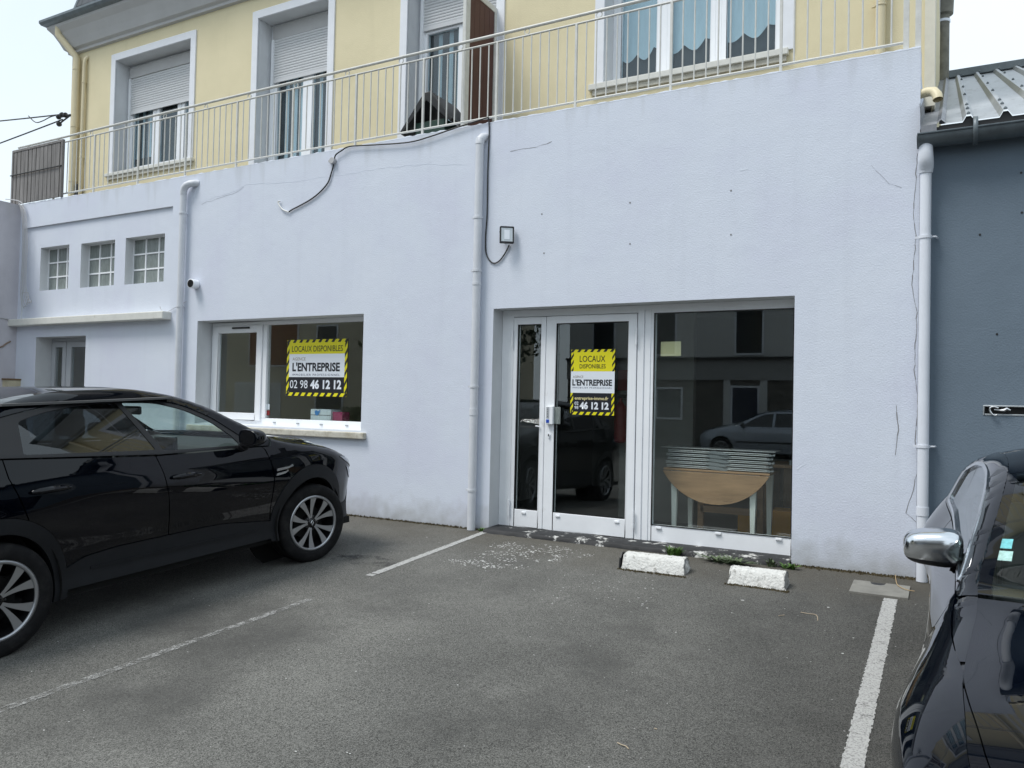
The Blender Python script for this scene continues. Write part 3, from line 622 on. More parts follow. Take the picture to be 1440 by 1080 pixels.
xs_ = []; posts = (-13.35,-12.34,-11.33,-10.30,-9.285,-8.285,-7.287,-6.263,-5.277,-4.309,-3.372,-2.367,-1.347,-.335)
for p0, p1 in zip(posts, posts[1:]):
    for i in range(1, 9): xs_.append(p0+(p1-p0)*i/9)
xs_.sort(reverse=True); b0 = None
for x in xs_[:100]:
    if b0 is None: o = b0 = MB().tube([(0,0,4.452),(0,0,5.262)], .0075, 8).build('baluster', M['rail'], smooth=True)
    else: o = b0.copy(); sc.collection.objects.link(o)
    o.location = (x,YR,0); at(RL, o)
q = MB()
for x in xs_[100:]: q.tube([(x,YR,4.452),(x,YR,5.262)], .0075, 8)
if xs_[100:]: at(RL, tag(q.build('balusters', M['rail'], smooth=True), kind='stuff'))
# privacy screen of grey boards at the left end
PS = empty('privacy_screen', (-12.7,0,4.36), 'weathered grey board screen with narrow gaps fixed to the left end of the railing', 'screen')
q = MB(); q.box(-13.37,-12.0,-.02,.02,5.235,5.275); q.box(-12.045,-12.0,-.021,.021,4.38,5.235); q.box(-13.37,-13.33,-.021,.021,4.38,5.235)
at(PS, q.build('screen_frame', M['wood'], bevel=.004))
rw = random.Random(12); x = -13.33
for i in range(12):
    wd = .107 if i % 3 else .098; g0 = rw.choice([.004,.014,.02,.026]); tl = rw.uniform(-.006,.006)
    q = MB().add([(x+g0/2,-.012,4.385),(x+wd-g0/2,-.012,4.385),(x+wd-g0/2+tl,-.012,5.235),(x+g0/2+tl,-.012,5.235),(x+g0/2,.008,4.385),(x+wd-g0/2,.008,4.385),(x+wd-g0/2+tl,.008,5.235),(x+g0/2+tl,.008,5.235)],
        [(0,1,2,3),(7,6,5,4),(0,4,5,1),(1,5,6,2),(2,6,7,3),(3,7,4,0)])
    at(PS, q.build('board', M['wood'])); x += wd
q = MB().tube([(-13.38,-.03,4.86),(-12.0,-.03,4.86)], .009, 6); at(PS, q.build('cross_wire', M['black']))
# gabled dark kennel on the terrace
KN = empty('garden_box', (-5.42,.55,4.2), 'dark green box with a black gabled top standing on the terrace by the open shutter', 'garden box')
at(KN, MB().box(-5.62,-5.2,.40,.80,4.2,4.68).build('box_body', mat('dark_green_plastic', (.012,.045,.03), .5), bevel=.01))
q = MB(); q.prism([(-5.80,4.58),(-5.78,4.54),(-5.42,4.90),(-5.08,4.60),(-5.05,4.63),(-5.36,5.0),(-5.46,5.0)], .33, .87, 'y'); at(KN, q.build('gable_top', M['black'], bevel=.008))
# ---------------------------------------------------------------- rain pipes
def clamp_(parent, x, y, z, r, mt):
    q = MB().lathe([(-.012,r),(-.012,r+.006),(.012,r+.006),(.012,r)], 'z', (x,y,z), 20); q.box(x-r-.03,x-r-.003,y-.006,y+.02,z-.009,z+.009)
    q.box(x+.0,x+.012,y,y+r+.03,z-.006,z+.006); at(parent, q.build('clamp', mt, smooth=True))
def seam(parent, x, y, z, r, mt, h=.07):
    at(parent, MB().lathe([(-h/2,r),(-h/2,r+.0045),(h/2,r+.0045),(h/2,r)], 'z', (x,y,z), 24).build('socket', mt, smooth=True))
P1 = empty('downpipe', (-9.13,-.06,.0), 'off-white rain pipe with a bent top outlet, left of the wide shop window', 'rain pipe')
at(P1, MB().tube([(-9.13,-.065,.06),(-9.13,-.065,4.10)], .042, 20).build('pipe', M['pipe'], smooth=True))
at(P1, MB().tube([(-9.13,-.065,4.09),(-9.128,-.068,4.13),(-9.11,-.072,4.17),(-9.07,-.07,4.205),(-9.02,-.055,4.225),(-8.965,-.02,4.235),(-8.93,.02,4.235)], .047, 18).build('elbow', M['pipe'], smooth=True))
for z in (3.83,2.56,1.22): clamp_(P1, -9.13,-.065,z,.042,M['pipe'])
P2 = empty('downpipe', (-4.43,-.06,0), 'off-white rain pipe between the wide shop window and the glazed entrance', 'rain pipe')
at(P2, MB().tube([(-4.425,-.06,.0),(-4.425,-.06,4.14)], .0445, 22).build('pipe', M['pipe'], smooth=True))
at(P2, MB().tube([(-4.425,-.06,4.12),(-4.423,-.058,4.17),(-4.41,-.03,4.20),(-4.40,.02,4.215)], .049, 18).build('elbow', M['pipe'], smooth=True))
for z in (3.33,2.76,1.52,.42): clamp_(P2, -4.425,-.06,z,.0445,M['pipe'])
seam(P2,-4.425,-.06,1.25,.0445,M['pipe']); seam(P2,-4.425,-.06,2.62,.0445,M['pipe'],.03)
P3 = empty('downpipe', (-.175,-.07,0), 'white rain pipe under the dark gutter at the joint with the blue-grey wall', 'rain pipe')
at(P3, MB().tube([(-.176,-.07,-.0),(-.176,-.07,3.30)], .042, 22).build('pipe', M['pipe2'], smooth=True))
at(P3, MB().tube([(-.176,-.07,3.29),(-.176,-.072,3.33),(-.176,-.095,3.36),(-.176,-.115,3.40),(-.176,-.115,3.47),(-.176,-.11,3.52)], [.05,.056,.058,.056,.052,.05], 20).build('elbow', M['pipe2'], smooth=True))
for z in (2.77,1.08,.21): 
    clamp_(P3, -.176,-.07,z,.042,M['pipe2']); at(P3, MB().tube([(-.125,-.07,z),(-.10,-.06,z),(-.09,.0,z)], .008, 8).build('clamp_bolt', M['pipe2'], smooth=True))
seam(P3,-.176,-.07,.56,.042,M['pipe2']); seam(P3,-.176,-.07,.40,.042,M['pipe2'],.03)
P4 = empty('downpipe', (-13.25,.95,4.2), 'thick cream rain pipe bending out to the eaves at the yellow house corner', 'rain pipe')
at(P4, MB().tube([(-13.25,.93,4.2),(-13.25,.93,7.12),(-13.27,.92,7.18),(-13.50,.78,7.50),(-13.53,.76,7.55),(-13.53,.76,7.68)], .055, 18).build('pipe', M['creampipe'], smooth=True))
for z in (6.95,5.95,5.0): clamp_(P4, -13.25,.93,z,.055,M['creampipe'])
P5 = empty('waste_pipe', (-13.07,.95,4.2), 'thin cream pipe beside the thick corner pipe on the yellow wall', 'pipe')
at(P5, MB().tube([(-13.065,.955,4.2),(-13.065,.955,7.02),(-13.055,.96,7.10),(-13.04,1.0,7.16)], .03, 14).build('pipe', M['creampipe'], smooth=True))
for z in (6.7,5.4): clamp_(P5, -13.065,.955,z,.03,M['creampipe'])
P6 = empty('downpipe', (-.6,.94,4.2), 'cream pipe on the yellow wall behind the right end of the railing', 'rain pipe')
at(P6, MB().tube([(-.598,.93,4.2),(-.598,.93,7.2)], .046, 18).build('pipe', M['creampipe'], smooth=True)); seam(P6,-.598,.93,5.28,.046,M['creampipe'],.09); clamp_(P6,-.598,.93,5.22,.046,M['creampipe'])
P7 = empty('overflow_pipe', (-.2,.1,4.0), 'short cream elbow pipe poking out of the wall end above the metal roof', 'pipe')
at(P7, MB().tube([(-.24,.05,3.985),(-.17,.03,3.99),(-.125,.0,3.975),(-.10,-.03,3.93),(-.095,-.04,3.89)], .038, 16, caps=False).build('elbow', M['creampipe'], smooth=True, fix=False))
# dark junction mess between the two corner pipes
at(P5, MB().box(-13.19,-13.10,.93,.97,4.2,4.95).build('black_sleeve', M['black'], bevel=.01))
# ---------------------------------------------------------------- cables and small fittings on the wall
def onpts(l, y, s=1): return [onw(a,b,y) for a,b in l]
def smooth_pts(P, k=6):
    out = []; n = len(P)
    for i in range(n-1):
        p0, p1, p2, p3 = P[max(i-1,0)], P[i], P[i+1], P[min(i+2,n-1)]
        for j in range(k):
            t = j/k; out.append(.5*((2*p1)+(-p0+p2)*t+(2*p0-5*p1+4*p2-p3)*t*t+(-p0+3*p1-3*p2+p3)*t**3))
    out.append(P[-1]); return out
cb = empty('outdoor_cable', (-5.3,-.02,4.3), 'black cable looping along the parapet from the round junction box to the middle rain pipe', 'cable')
at(cb, MB().tube(smooth_pts(onpts([(470,226),(472,218),(480,212),(488,207),(500,205),(530,203.5),(575,200),(605,192),(640,180),(665,172),(680,167),(687,165)], -.03)), .0085, 8).build('cable_run', M['cable'], smooth=True))
at(cb, MB().tube(smooth_pts(onpts([(470,228),(466,243),(461,257),(450,270),(436,281),(420,290),(412,294),(406,298)], -.015)), .0085, 8).build('cable_run', M['cable'], smooth=True))
at(cb, MB().tube(smooth_pts(onpts([(406,298),(398,295),(393,289),(391,284),(394,283)], -.02)), .009, 8).build('bare_end', M['whitecable'], smooth=True))
j = onw(470,227,0); jb = MB().lathe([(-.05,.028),(-.05,.036),(-.045,.040),(0,.040)], 'y', (j.x,0,j.z), 20); jb.box(j.x-.058,j.x-.036,-.04,-.01,j.z-.012,j.z+.012)
tag(jb.build('junction_box', M['oldcable'], smooth=True), 'small round grey junction box on the parapet where the black cable ends', 'junction box')
cb2 = empty('lamp_cable', (-4.37,-.02,3.5), 'black cable running down beside the middle rain pipe to the small floodlight', 'cable')
at(cb2, MB().tube(smooth_pts(onpts([(687,165),(688,185),(686,240),(685,300),(683,330),(683,352),(687,364),(694,370),(702,367),(709,358),(714,349),(716,344)], -.012)), .0075, 8).build('cable_run', M['cable'], smooth=True))
FL = empty('floodlight', (-4.06,-.06,3.1), 'small square floodlight with black rim on a bracket right of the middle rain pipe', 'floodlight')
fm = Matrix.Translation((-4.055,-.085,3.108)) @ Matrix.Rotation(R(34),4,'Z') @ Matrix.Rotation(R(-6),4,'X')
def atm(parent, o, m_): o.matrix_world = m_; o.parent = parent; o.matrix_parent_inverse = Matrix.Translation(parent.location).inverted(); return o
q = MB(); frame_rect(q, -.075,.075,-.085,.085,.012,-.022,.02); q.box(-.063,.063,-.0,.02,-.073,.073); atm(FL, q.build('lamp_housing', M['black'], bevel=.003), fm)
q = MB(); q.box(-.063,.063,-.016,-.014,-.073,.073); lo = q.build('lamp_reflector', M['galv']); atm(FL, lo, fm)
q = MB(); q.box(-.028,.028,-.0185,-.0165,-.05,.05); atm(FL, q.build('lamp_diode_plate', M['pwhite'], bevel=.0), fm)
at(FL, MB().tube([(-4.10,-.11,3.16),(-4.135,-.09,3.15),(-4.145,-.05,3.11),(-4.13,-.02,3.08),(-4.10,.0,3.08)], .008, 8).build('bracket', M['black'], smooth=True))
VT = empty('vent', (-8.86,-.03,2.85), 'round white vent cap with black mouth beside the left rain pipe', 'vent')
vm = Matrix.Translation((-8.88,-.06,2.855)) @ Matrix.Rotation(R(6),4,'Z')
atm(VT, MB().lathe([(-.055,.052),(-.05,.062),(.05,.062)], 'y', (0,0,0), 24).build('vent_cap', M['pvc'], smooth=True), vm)
atm(VT, MB().lathe([(-.050,.0001),(-.050,.052)], 'y', (0,-.006,0), 24).build('vent_mouth', M['black'], smooth=True), vm)
BC = empty('old_cables', (-12.95,-.05,3.4), 'bundle of thin painted cables hanging in the left inner corner of the wall', 'cables')
rc = random.Random(21)
for i in range(5):
    o_ = i*1.6; pts = onpts([(26+o_*.4,284+i),(30+o_,300),(32+o_,330+i*3),(31+o_,370),(29+o_*1.2,405),(30+o_*2,425),(34+o_*1.6,434-i*3)], -.03-.006*i)
    at(BC, MB().tube(smooth_pts(pts, 4), .006, 6).build('cable_run', M['oldcable'], smooth=True))
at(BC, MB().tube(smooth_pts(onpts([(8,280),(18,281),(27,283),(33,290),(33,315)], -.05), 4), .008, 6).build('cable_run', M['oldcable'], smooth=True))
at(BC, MB().tube(smooth_pts(onpts([(30,412),(40,412),(39,424),(33,433)], -.02), 4), .005, 6).build('cable_run', M['oldcable'], smooth=True))
tag(MB().tube(smooth_pts(onpts([(225,431),(227,436),(233,439),(240,436),(262,424)], -.02), 4), .004, 6).build('loose_wire', M['oldcable']), 'thin loose painted wire above the right end of the cornice ledge', 'wire')
# ---------------------------------------------------------------- side wall on the left
SWL = empty('garden_wall', (-13.2,-3,0), 'old pinkish rendered side wall running towards the camera at the far left', 'wall')
mb = MB(); n = 24; YW = -1.75
for i in range(n):
    y0, y1 = YW-YW*i/n, YW-YW*(i+1)/n
    mb.quad((-13.09,y0,-1),(-13.09,y1,-1),(-13.09,y1,4.36),(-13.09,y0,4.36)); mb.quad((-13.09,y0,4.36),(-13.09,y1,4.36),(-13.5,y1,4.36),(-13.5,y0,4.36))
mb.quad((-13.09,YW,-1),(-13.09,YW,4.36),(-13.5,YW,4.36),(-13.5,YW,-1)); mb.quad((-13.5,YW,-1),(-13.5,0,-1),(-13.5,0,4.36),(-13.5,YW,4.36))
at(SWL, mb.build('wall_face', M['sidewall'], fix=False))
def onsx(px, py, X=-13.08):
    d = RT*((px-720)/FPX) - UP*((py-540)/FPX) + _f; return CAM+d*(X/d.x)
LB = empty('letter_box', onsx(16,540), 'beige wall box with brown rim on the left side wall just above the car roof', 'box')
a = onsx(4,532); b_ = onsx(31,532); zt = a.z; zb = onsx(16,547).z-.1
at(LB, MB().box(-13.09,-12.93,a.y,b_.y,zb,zt-.025).build('box_body', mat('beige_box', (.50,.45,.32), .7, vary=.15, vscale=9), bevel=.006)); at(LB, MB().box(-13.09,-12.915,a.y-.015,b_.y+.015,zt-.025,zt).build('box_lid', mat('brown_rim', (.16,.10,.05), .7), bevel=.004))
tag(MB().tube([onsx(-12,497),onsx(-2,489),onsx(4,487),onsx(9,483),onsx(15,480)], .012, 8).build('rusty_bar', mat('rusty_bar', (.22,.16,.12), .9)), 'short rusty bar sticking to the left side wall above the beige box', 'bar')
tag(MB().tube(smooth_pts([onsx(0,447),onsx(8,448),onsx(16,452),onsx(20,458)], 4), .008, 6).build('wall_wire', M['oldcable']), 'thin wire on the left side wall level with the cornice ledge', 'wire')
# overhead wires and insulator at the corner of the house
WI = empty('insulator_bracket', (-13.6,1,6.1), 'black insulators on the left corner of the yellow house with thin wires leading off', 'insulator')
p0 = onw(88,163,1.0); 
q = MB(); q.tube([p0+Vector((-.12,0,0)), p0+Vector((.22,0,-.02))], .02, 8); q.tube([p0+Vector((-.10,0,-.13)), p0+Vector((.15,.0,-.05)), p0+Vector((.25,0,-.02))], .014, 8)
for dx, dz in ((-.12,0),(-.02,.02),(.08,.0),(-.10,-.13)): q.lathe([(-.03,.02),(-.01,.045),(.02,.045),(.04,.018)], 'x', p0+Vector((dx,0,dz)), 12)
at(WI, q.build('insulators', M['black'], smooth=True))
for (ex, ey, st) in ((-40,161,(86,161)), (-60,211,(88,168))):
    a = onw(*st,1.0); e = onw(ex,ey,1.0); e = e+(e-a)*3; P = [a.lerp(e,t/12)-Vector((0,0,.25*math.sin(math.pi*t/12))) for t in range(13)]
    at(WI, MB().tube(P, .012, 6).build('overhead_wire', M['cable'], smooth=True))
at(WI, MB().tube(smooth_pts(onpts([(86,161),(72,164),(60,170),(50,172),(40,163)], 1.0), 4), .009, 6).build('overhead_wire', M['cable'], smooth=True))
# ---------------------------------------------------------------- neighbouring building with the metal roof
M['satinchrome_'] = mat('bright_worn_metal', (.70,.71,.72), .3, .9)
NB = empty('neighbour_building', (3,0,0), 'blue-grey rendered single-storey building with a ribbed metal roof', 'building')
GW = empty_ = MB(); cav = onw(1383,577,.02); X0 = -.224
mb = MB(); YN = .015
wall_mesh(mb, X0, 12, -.6, 3.62, YN, [(.243,1.15,1.352,1.412,.10)], .1, 0, 1); mb.quad((12,YN,-.6),(12,14,-.6),(12,14,3.62),(12,YN,3.62))
mb.quad((X0,.25,3.3),(X0,14,3.3),(X0,14,4.5),(X0,.25,3.6))
mb.quad((.243,YN+.1,1.352),(1.15,YN+.1,1.352),(1.15,YN+.1,1.412),(.243,YN+.1,1.412),2)
at(NB, mb.build('wall', [M['grey_wall'], mat('raw_stone_edge', (.42,.41,.37), .9, vary=.2, vscale=30), M['black']], fix=False))
q = MB(); frame_rect(q, .238,1.155,1.344,1.420,.010,YN-.004,YN+.02); at(NB, q.build('slot_rim', M['galv'], bevel=.002))
for p_ in ((1436,243),(1437,299),(1378,330),(1402,470)):
    h_ = onw(*p_, YN); at(NB, MB().lathe([(-.003,.009),(0,.009)], 'y', (h_.x,YN,h_.z), 8).build('fixing_hole', M['black']))
q = MB().tube(smooth_pts([Vector((p.x,YN-.03,p.z)) for p in onpts([(1402,583),(1399,584),(1395,582),(1392,577),(1393,573),(1398,572),(1404,574)], 0)], 5), .0065, 8)
q.tube([Vector((p.x,YN-.02,p.z)) for p in onpts([(1398,576),(1406,577),(1412,577),(1416,575),(1421,577)], 0)], [.004,.006,.012,.012,.006], 8)
tag(q.build('hook_latch', M['satinchrome_'], smooth=True), 'bright metal hook hanging in the slot of the blue-grey wall', 'hook')
PT = R(23); 
# ribbed sheet
Z0r, Y0r, LR = 3.655, -.10, 7.1
prof = []; x = -.085
while x < 9: prof += [(x,0),(x+.085,0),(x+.165,0),(x+.190,.045),(x+.222,.045),(x+.250,0)]; x += .25
ps = [p for i, p in enumerate(prof)]
q = MB(); q.grid(lambda u, i: (ps[i][0]-.004*u*8/7, Y0r+u*math.cos(PT)-ps[i][1]*math.sin(PT), Z0r+.01+u*math.sin(PT)+ps[i][1]*math.cos(PT)), [0,1,2,3,4,5,6,7.4], list(range(len(ps))))
for i in range(14):
    for u in (.06,.55,1.0,2.4,3.8,5.6,7.2):
        q.lathe([(.045,.014),(.056,.014),(.068,.004)], 'z', (-.085+.25*i+.206, Y0r+u*math.cos(PT), Z0r+.012+u*math.sin(PT)), 6, mi=1)
at(NB, q.build('metal_roof', [M['sheet'], M['zinc']], fix=False))
q = MB(); e1 = Vector((0,math.cos(PT),math.sin(PT)))
def rp(x, u, dz=0): return (x, Y0r+u*math.cos(PT), Z0r+u*math.sin(PT)+dz)
q.quad(rp(X0+.01,-.02,.02), rp(-.10,-.02,.02), rp(-.10,7.4,.02), rp(X0+.01,7.4,.02)); q.quad(rp(-.10,-.02,.02), rp(-.07,-.02,.05), rp(-.07,7.4,.05), rp(-.10,7.4,.02)); q.quad(rp(-.07,-.02,.05), rp(-.04,-.02,.02), rp(-.04,7.4,.02), rp(-.07,7.4,.05))
q.quad(rp(X0+.01,-.02,.02), rp(X0+.01,7.4,.02), rp(X0+.0,7.4,.20), rp(X0+.0,-.02,.20)); q.quad(rp(X0+.01,-.02,-.045), rp(-.10,-.02,-.045), rp(-.10,-.02,.02), rp(X0+.01,-.02,.02))
at(NB, q.build('flashing', M['flash'], fix=False))
q = MB()
for i in range(len(ps)-1): a_, b_ = ps[i], ps[i+1]; q.quad((a_[0],Y0r+.014,Z0r-.09),(b_[0],Y0r+.014,Z0r-.09),(b_[0],Y0r+.014,Z0r+.006+b_[1]),(a_[0],Y0r+.014,Z0r+.006+a_[1]))
at(NB, q.build('rib_closure', M['black'], fix=False))
at(NB, MB().box(-.06,9,Y0r+7.4*math.cos(PT)-.12,Y0r+7.4*math.cos(PT)+.1,Z0r+7.4*math.sin(PT)-.02,Z0r+7.4*math.sin(PT)+.10).build('ridge_cap', M['zinc'], bevel=.01))
at(NB, MB().box(X0+.004,12,-.08,.014,3.53,3.652).build('fascia', M['black']))
q = MB(); ga = [( -.08-.10*math.cos(t)-.045, 3.575+.0-.085*math.sin(t)) for t in [k*math.pi/12 for k in range(13)]]
q.grid(lambda x, i: (x, ga[i][0]+.045-.02, ga[i][1]), [X0-.012,12], list(range(13))); q.tube([(X0-.012,ga[0][0]+.025,3.578),(12,ga[0][0]+.025,3.578)], .010, 8)
q.prism([(p[0]+.025,p[1]) for p in ga], X0-.016, X0-.010, 'x'); q.lathe([(.075,.104),(.075,.110),(.11,.110),(.11,.104)], 'x', (.075,-.10,3.578), 24)
at(NB, q.build('roof_gutter', M['zinc'], smooth=True, fix=False))
FP = empty('flue_pipe', (-.1,6.9,6), 'tall grey fibre-cement flue pipe with a collar beside the yellow house', 'pipe')
a = onw(1316.8,60,6.6); b_ = onw(1335.2,60,6.6); cx, rad = (a.x+b_.x)/2, (b_.x-a.x)/2
zc = onw(1326,8,6.6).z
at(FP, MB().tube([(cx,6.6,6.0),(cx,6.6,11.5)], rad, 22).build('pipe', M['fibre'], smooth=True)); at(FP, MB().lathe([(-.16,rad),(-.15,rad+.05),(.12,rad+.06),(.14,rad)], 'z', (cx,6.6,zc), 22).build('collar', M['fibre'], smooth=True))
at(FP, MB().lathe([(-.02,rad+.004),(-.02,rad+.012),(.02,rad+.012),(.02,rad+.004)], 'z', (cx,6.6,onw(1326,31,6.6).z), 22).build('band', M['pwhite'], smooth=True))
at(FP, MB().tube([(cx-rad-.07,6.5,5.9),(cx-rad-.07,6.5,8.3),(cx-rad-.05,6.5,8.6),(cx-rad-.07,6.5,9.2)], .02, 8).build('pipe_bracket', M['galv'], smooth=True))
# ---------------------------------------------------------------- concrete blocks, cover plate
def rock_block(name, x0, x1, yf, yb, h, rot, label, seed):
    rn = random.Random(seed); L_ = x1-x0; t = empty(name, ((x0+x1)/2,(yf+yb)/2,gz((yf+yb)/2)), label, 'wheel stop', 'white wheel stops', rz=rot); t.rotation_euler[0] = 5.28e-2
    D_ = (yb-yf); nx, ny = 40, 22
    def top(u, v):   # cross section: v 0..1 from the front foot over the top to the back foot
        c = [(-.5,-.02),(-.47,.15),(-.30,.86),(-.24,.97),(-.10,1.0),(.12,1.0),(.26,.95),(.33,.84),(.47,.15),(.5,-.02)]
        k = v*(len(c)-1); i = min(int(k), len(c)-2); f_ = k-i; y = c[i][0]*(1-f_)+c[i+1][0]*f_; z = c[i][1]*(1-f_)+c[i+1][1]*f_
        x = (u-.5)*L_; e = 1-.10*max(0, z)*(1 if abs(u-.5) > .49 else 0)
        jit = .004; return (x*e+rn.uniform(-jit,jit), y*D_+rn.uniform(-jit,jit), z*h+rn.uniform(-jit,jit)*(1 if z > .1 else 0))
    q = MB(); us = [0,.008,.02]+[.04+.92*i/nx for i in range(nx+1)]+[.98,.992,1]; q.grid(top, us, [i/ny for i in range(ny+1)])
    n_ = ny+1; q.f.append(list(range(n_))); q.mi.append(0); b2 = (len(us)-1)*n_; q.f.append([b2+i for i in range(n_-1,-1,-1)]); q.mi.append(0)
    o = q.build('concrete_block', M['kerbpaint'], t, smooth=True, fix=False, angle=60)
    # crumbs of silt and needles caught at the foot
    return t
k1 = rock_block('wheel_stop', -2.455,-1.905,-.80,-.57,.122, R(3), 'longer white painted concrete wheel stop in front of the shop entrance mullion', 2)
MB().prism([(-.12,0),(-.10,.09),(-.05,.13),(.05,.11),(.11,0)], -.292,-.278,'x').build('black_end', M['black'], k1)
k2 = rock_block('wheel_stop', -1.535,-1.09,-.855,-.63,.12, R(1.5), 'shorter white painted concrete wheel stop in front of the right shop window', 6)
CP = empty('cover_plate', (-.44,-.44,gz(-.44)), 'grey concrete drain cover plate in the asphalt near the white rain pipe', 'drain cover')
c4 = [ong(*p) for p in ((1202,818),(1279,824),(1278,843),(1201,836))]
def gp(x, y, dz=0): return (x, y, gz(y)+dz)
q = MB(); nn = 12; x0, x1, y0, y1 = -.655,-.25,-.66,-.295
out = [(x0,y0),(x1,y0),(x1,y1),(-.42,y1),(-.43,y1-.06),(-.455,y1-.085),(-.50,y1-.085),(-.525,y1-.06),(-.535,y1),(x0,y1)]
q.v = [Vector(gp(x,y,.012)) for x, y in out]+[Vector(gp(x,y,-.01)) for x, y in out]; k = len(out)
q.f = [list(range(k))]+[[i,i+k,(i+1)%k+k,(i+1)%k] for i in range(k)]; q.mi = [0]*len(q.f)
at(CP, q.build('plate', M['concrete'])); q = MB(); q.quad(gp(-.535,y1-.09,.006), gp(-.42,y1-.09,.006), gp(-.42,y1,.006), gp(-.535,y1,.006)); at(CP, q.build('lifting_slot', M['black'], fix=False))
tag(MB().tube(smooth_pts([Vector(gp(p.x,p.y,.02)) for p in (ong(1259,812),ong(1261,824),ong(1266,829),ong(1275,833),ong(1286,835))], 4), .003, 6).build('dry_stalk', mat('dry_straw', (.42,.30,.16), .8)), 'bent dry stalk lying over the drain cover plate', 'stalk')
# ---------------------------------------------------------------- weeds, moss, flakes
def weed(x, y, n, h, spread, mt, label, seed):
    rn = random.Random(seed); z0 = gz(y)+.0; t = empty('weed', (x,y,z0), label, 'weed'); q = MB()
    for i in range(n):
        a = rn.uniform(0,6.28); l = h*rn.uniform(.5,1.1); sp = spread*rn.uniform(.3,1); wd = rn.uniform(.006,.013); px_, py_ = rn.uniform(-spread,spread)*.5, rn.uniform(-.4,.4)*spread*.3
        prev = None; k = 5; side_ = Vector((-math.sin(a),math.cos(a),0))
        for s in range(k+1):
            f_ = s/k; c = Vector((px_+math.cos(a)*sp*f_**1.3, py_+math.sin(a)*sp*f_**1.3*.6, l*(f_-.35*f_*f_))); ww = wd*math.sin(math.pi*min(.98,.12+f_*.88)) 
            cur = (c-side_*ww, c+side_*ww)
            if prev: q.quad(prev[0],prev[1],cur[1],cur[0])
            prev = cur
    q.build('leaves', mt, t, fix=False)
    return t
weed(-2.19,-.155,46,.13,.10,M['leaf'],'bright green weed growing at the threshold behind the longer wheel stop',1)
weed(-1.68,-.20,90,.085,.26,M['leaf2'],'low grey-green weed between the two wheel stops and the threshold',2)
weed(-1.33,-.14,26,.11,.08,M['leaf2'],'small grey-green weed against the threshold under the right shop window',3)
weed(-1.19,-.15,34,.075,.10,M['leaf'],'yellowish green weed at the right end of the threshold',4)
weed(-4.27,-.07,30,.06,.06,M['leaf'],'tiny green weed at the wall corner left of the entrance',5)
rn = random.Random(33); q = MB()
def tuft(q, x, y, s):
    for i in range(5):
        a = rn.uniform(0,6.28); q.add([(x+math.cos(a)*s*.5,y+math.sin(a)*s*.5,gz(y)), (x-math.sin(a)*s*.4,y+math.cos(a)*s*.4,gz(y)), (x+rn.uniform(-s,s)*.4,y+rn.uniform(-s,s)*.3,gz(y)+s*rn.uniform(.4,1.1))], [(0,1,2)])
for i in range(2600):
    r_ = rn.random(); x = rn.uniform(-9.5,-4.25) if r_ < .72 else rn.uniform(-1.18,-.22)
    tuft(q, x, -abs(rn.gauss(0,.022))-.002, rn.uniform(.006,.022))
for x0, x1, y0 in ((-2.47,-1.87,-.825),(-1.55,-1.06,-.86)):
    for i in range(260): tuft(q, rn.uniform(x0,x1), y0-abs(rn.gauss(0,.015)), rn.uniform(.006,.018))
tag(q.build('moss', mat('moss_and_silt', (.085,.068,.035), .95, vary=.5, vscale=25), fix=False), 'dark moss and brown silt along the foot of the wall', 'moss', kind='stuff')
q = MB(); 
def flake(x, y, s):
    k = rn.randint(4,6); a0 = rn.uniform(0,6.28); P = []
    for i in range(k):
        a = a0+6.28*i/k; P.append(gp(x+math.cos(a)*s*rn.uniform(.5,1.3), y+math.sin(a)*s*rn.uniform(.3,.8), .005))
    q.v += [Vector(p) for p in P]; b = len(q.v)-k; q.f.append([b+i for i in range(k)]); q.mi.append(0)
cl_ = [(rn.gauss(735,46), rn.gauss(779,10), rn.uniform(3,12)) for _ in range(34)]
for i in range(640):
    c_ = rn.choice(cl_); px_, py_ = rn.gauss(c_[0],c_[2]), rn.gauss(c_[1],c_[2]*.28)
    if py_ < 760+ (px_-700)*.1: continue
    p = ong(px_, py_); flake(p.x, p.y, rn.uniform(.003,.012)*(1.7 if i % 11 == 0 else 1))
for i in range(70):
    p = ong(rn.gauss(840,60), rn.gauss(830,20)); flake(p.x, p.y, rn.uniform(.003,.010))
for i in range(150):
    x, y = rn.uniform(-5,0), -rn.uniform(.4,5.5); flake(x, y, rn.uniform(.002,.007))
for px_, py_, s in ((1045,845,.02),(1165,855,.012),(1185,920,.012),(910,856,.012),(950,890,.008),(1200,898,.008),(680,780,.02),(600,756,.012)):
    p = ong(px_,py_); flake(p.x,p.y,s)
tag(q.build('paint_flakes', mat('white_flake', (.66,.66,.64), .8), fix=False), 'white paint flakes and grit scattered on the asphalt before the entrance', 'paint flakes', kind='stuff')
q = MB()
for pts in ([(868,1046),(874,1049),(880,1051),(884,1055)], [(920,1026),(924,1027)], [(1126,862),(1136,864),(1148,866),(1150,874)], [(1095,867),(1103,866)]):
    P = [Vector(gp(ong(*p).x,ong(*p).y,.006)) for p in pts]; q.tube(smooth_pts(P,3), .0028, 5)
tag(q.build('twigs', mat('dry_twig', (.40,.33,.24), .8)), 'a few dry twigs and straws lying on the asphalt', 'twigs', kind='stuff')
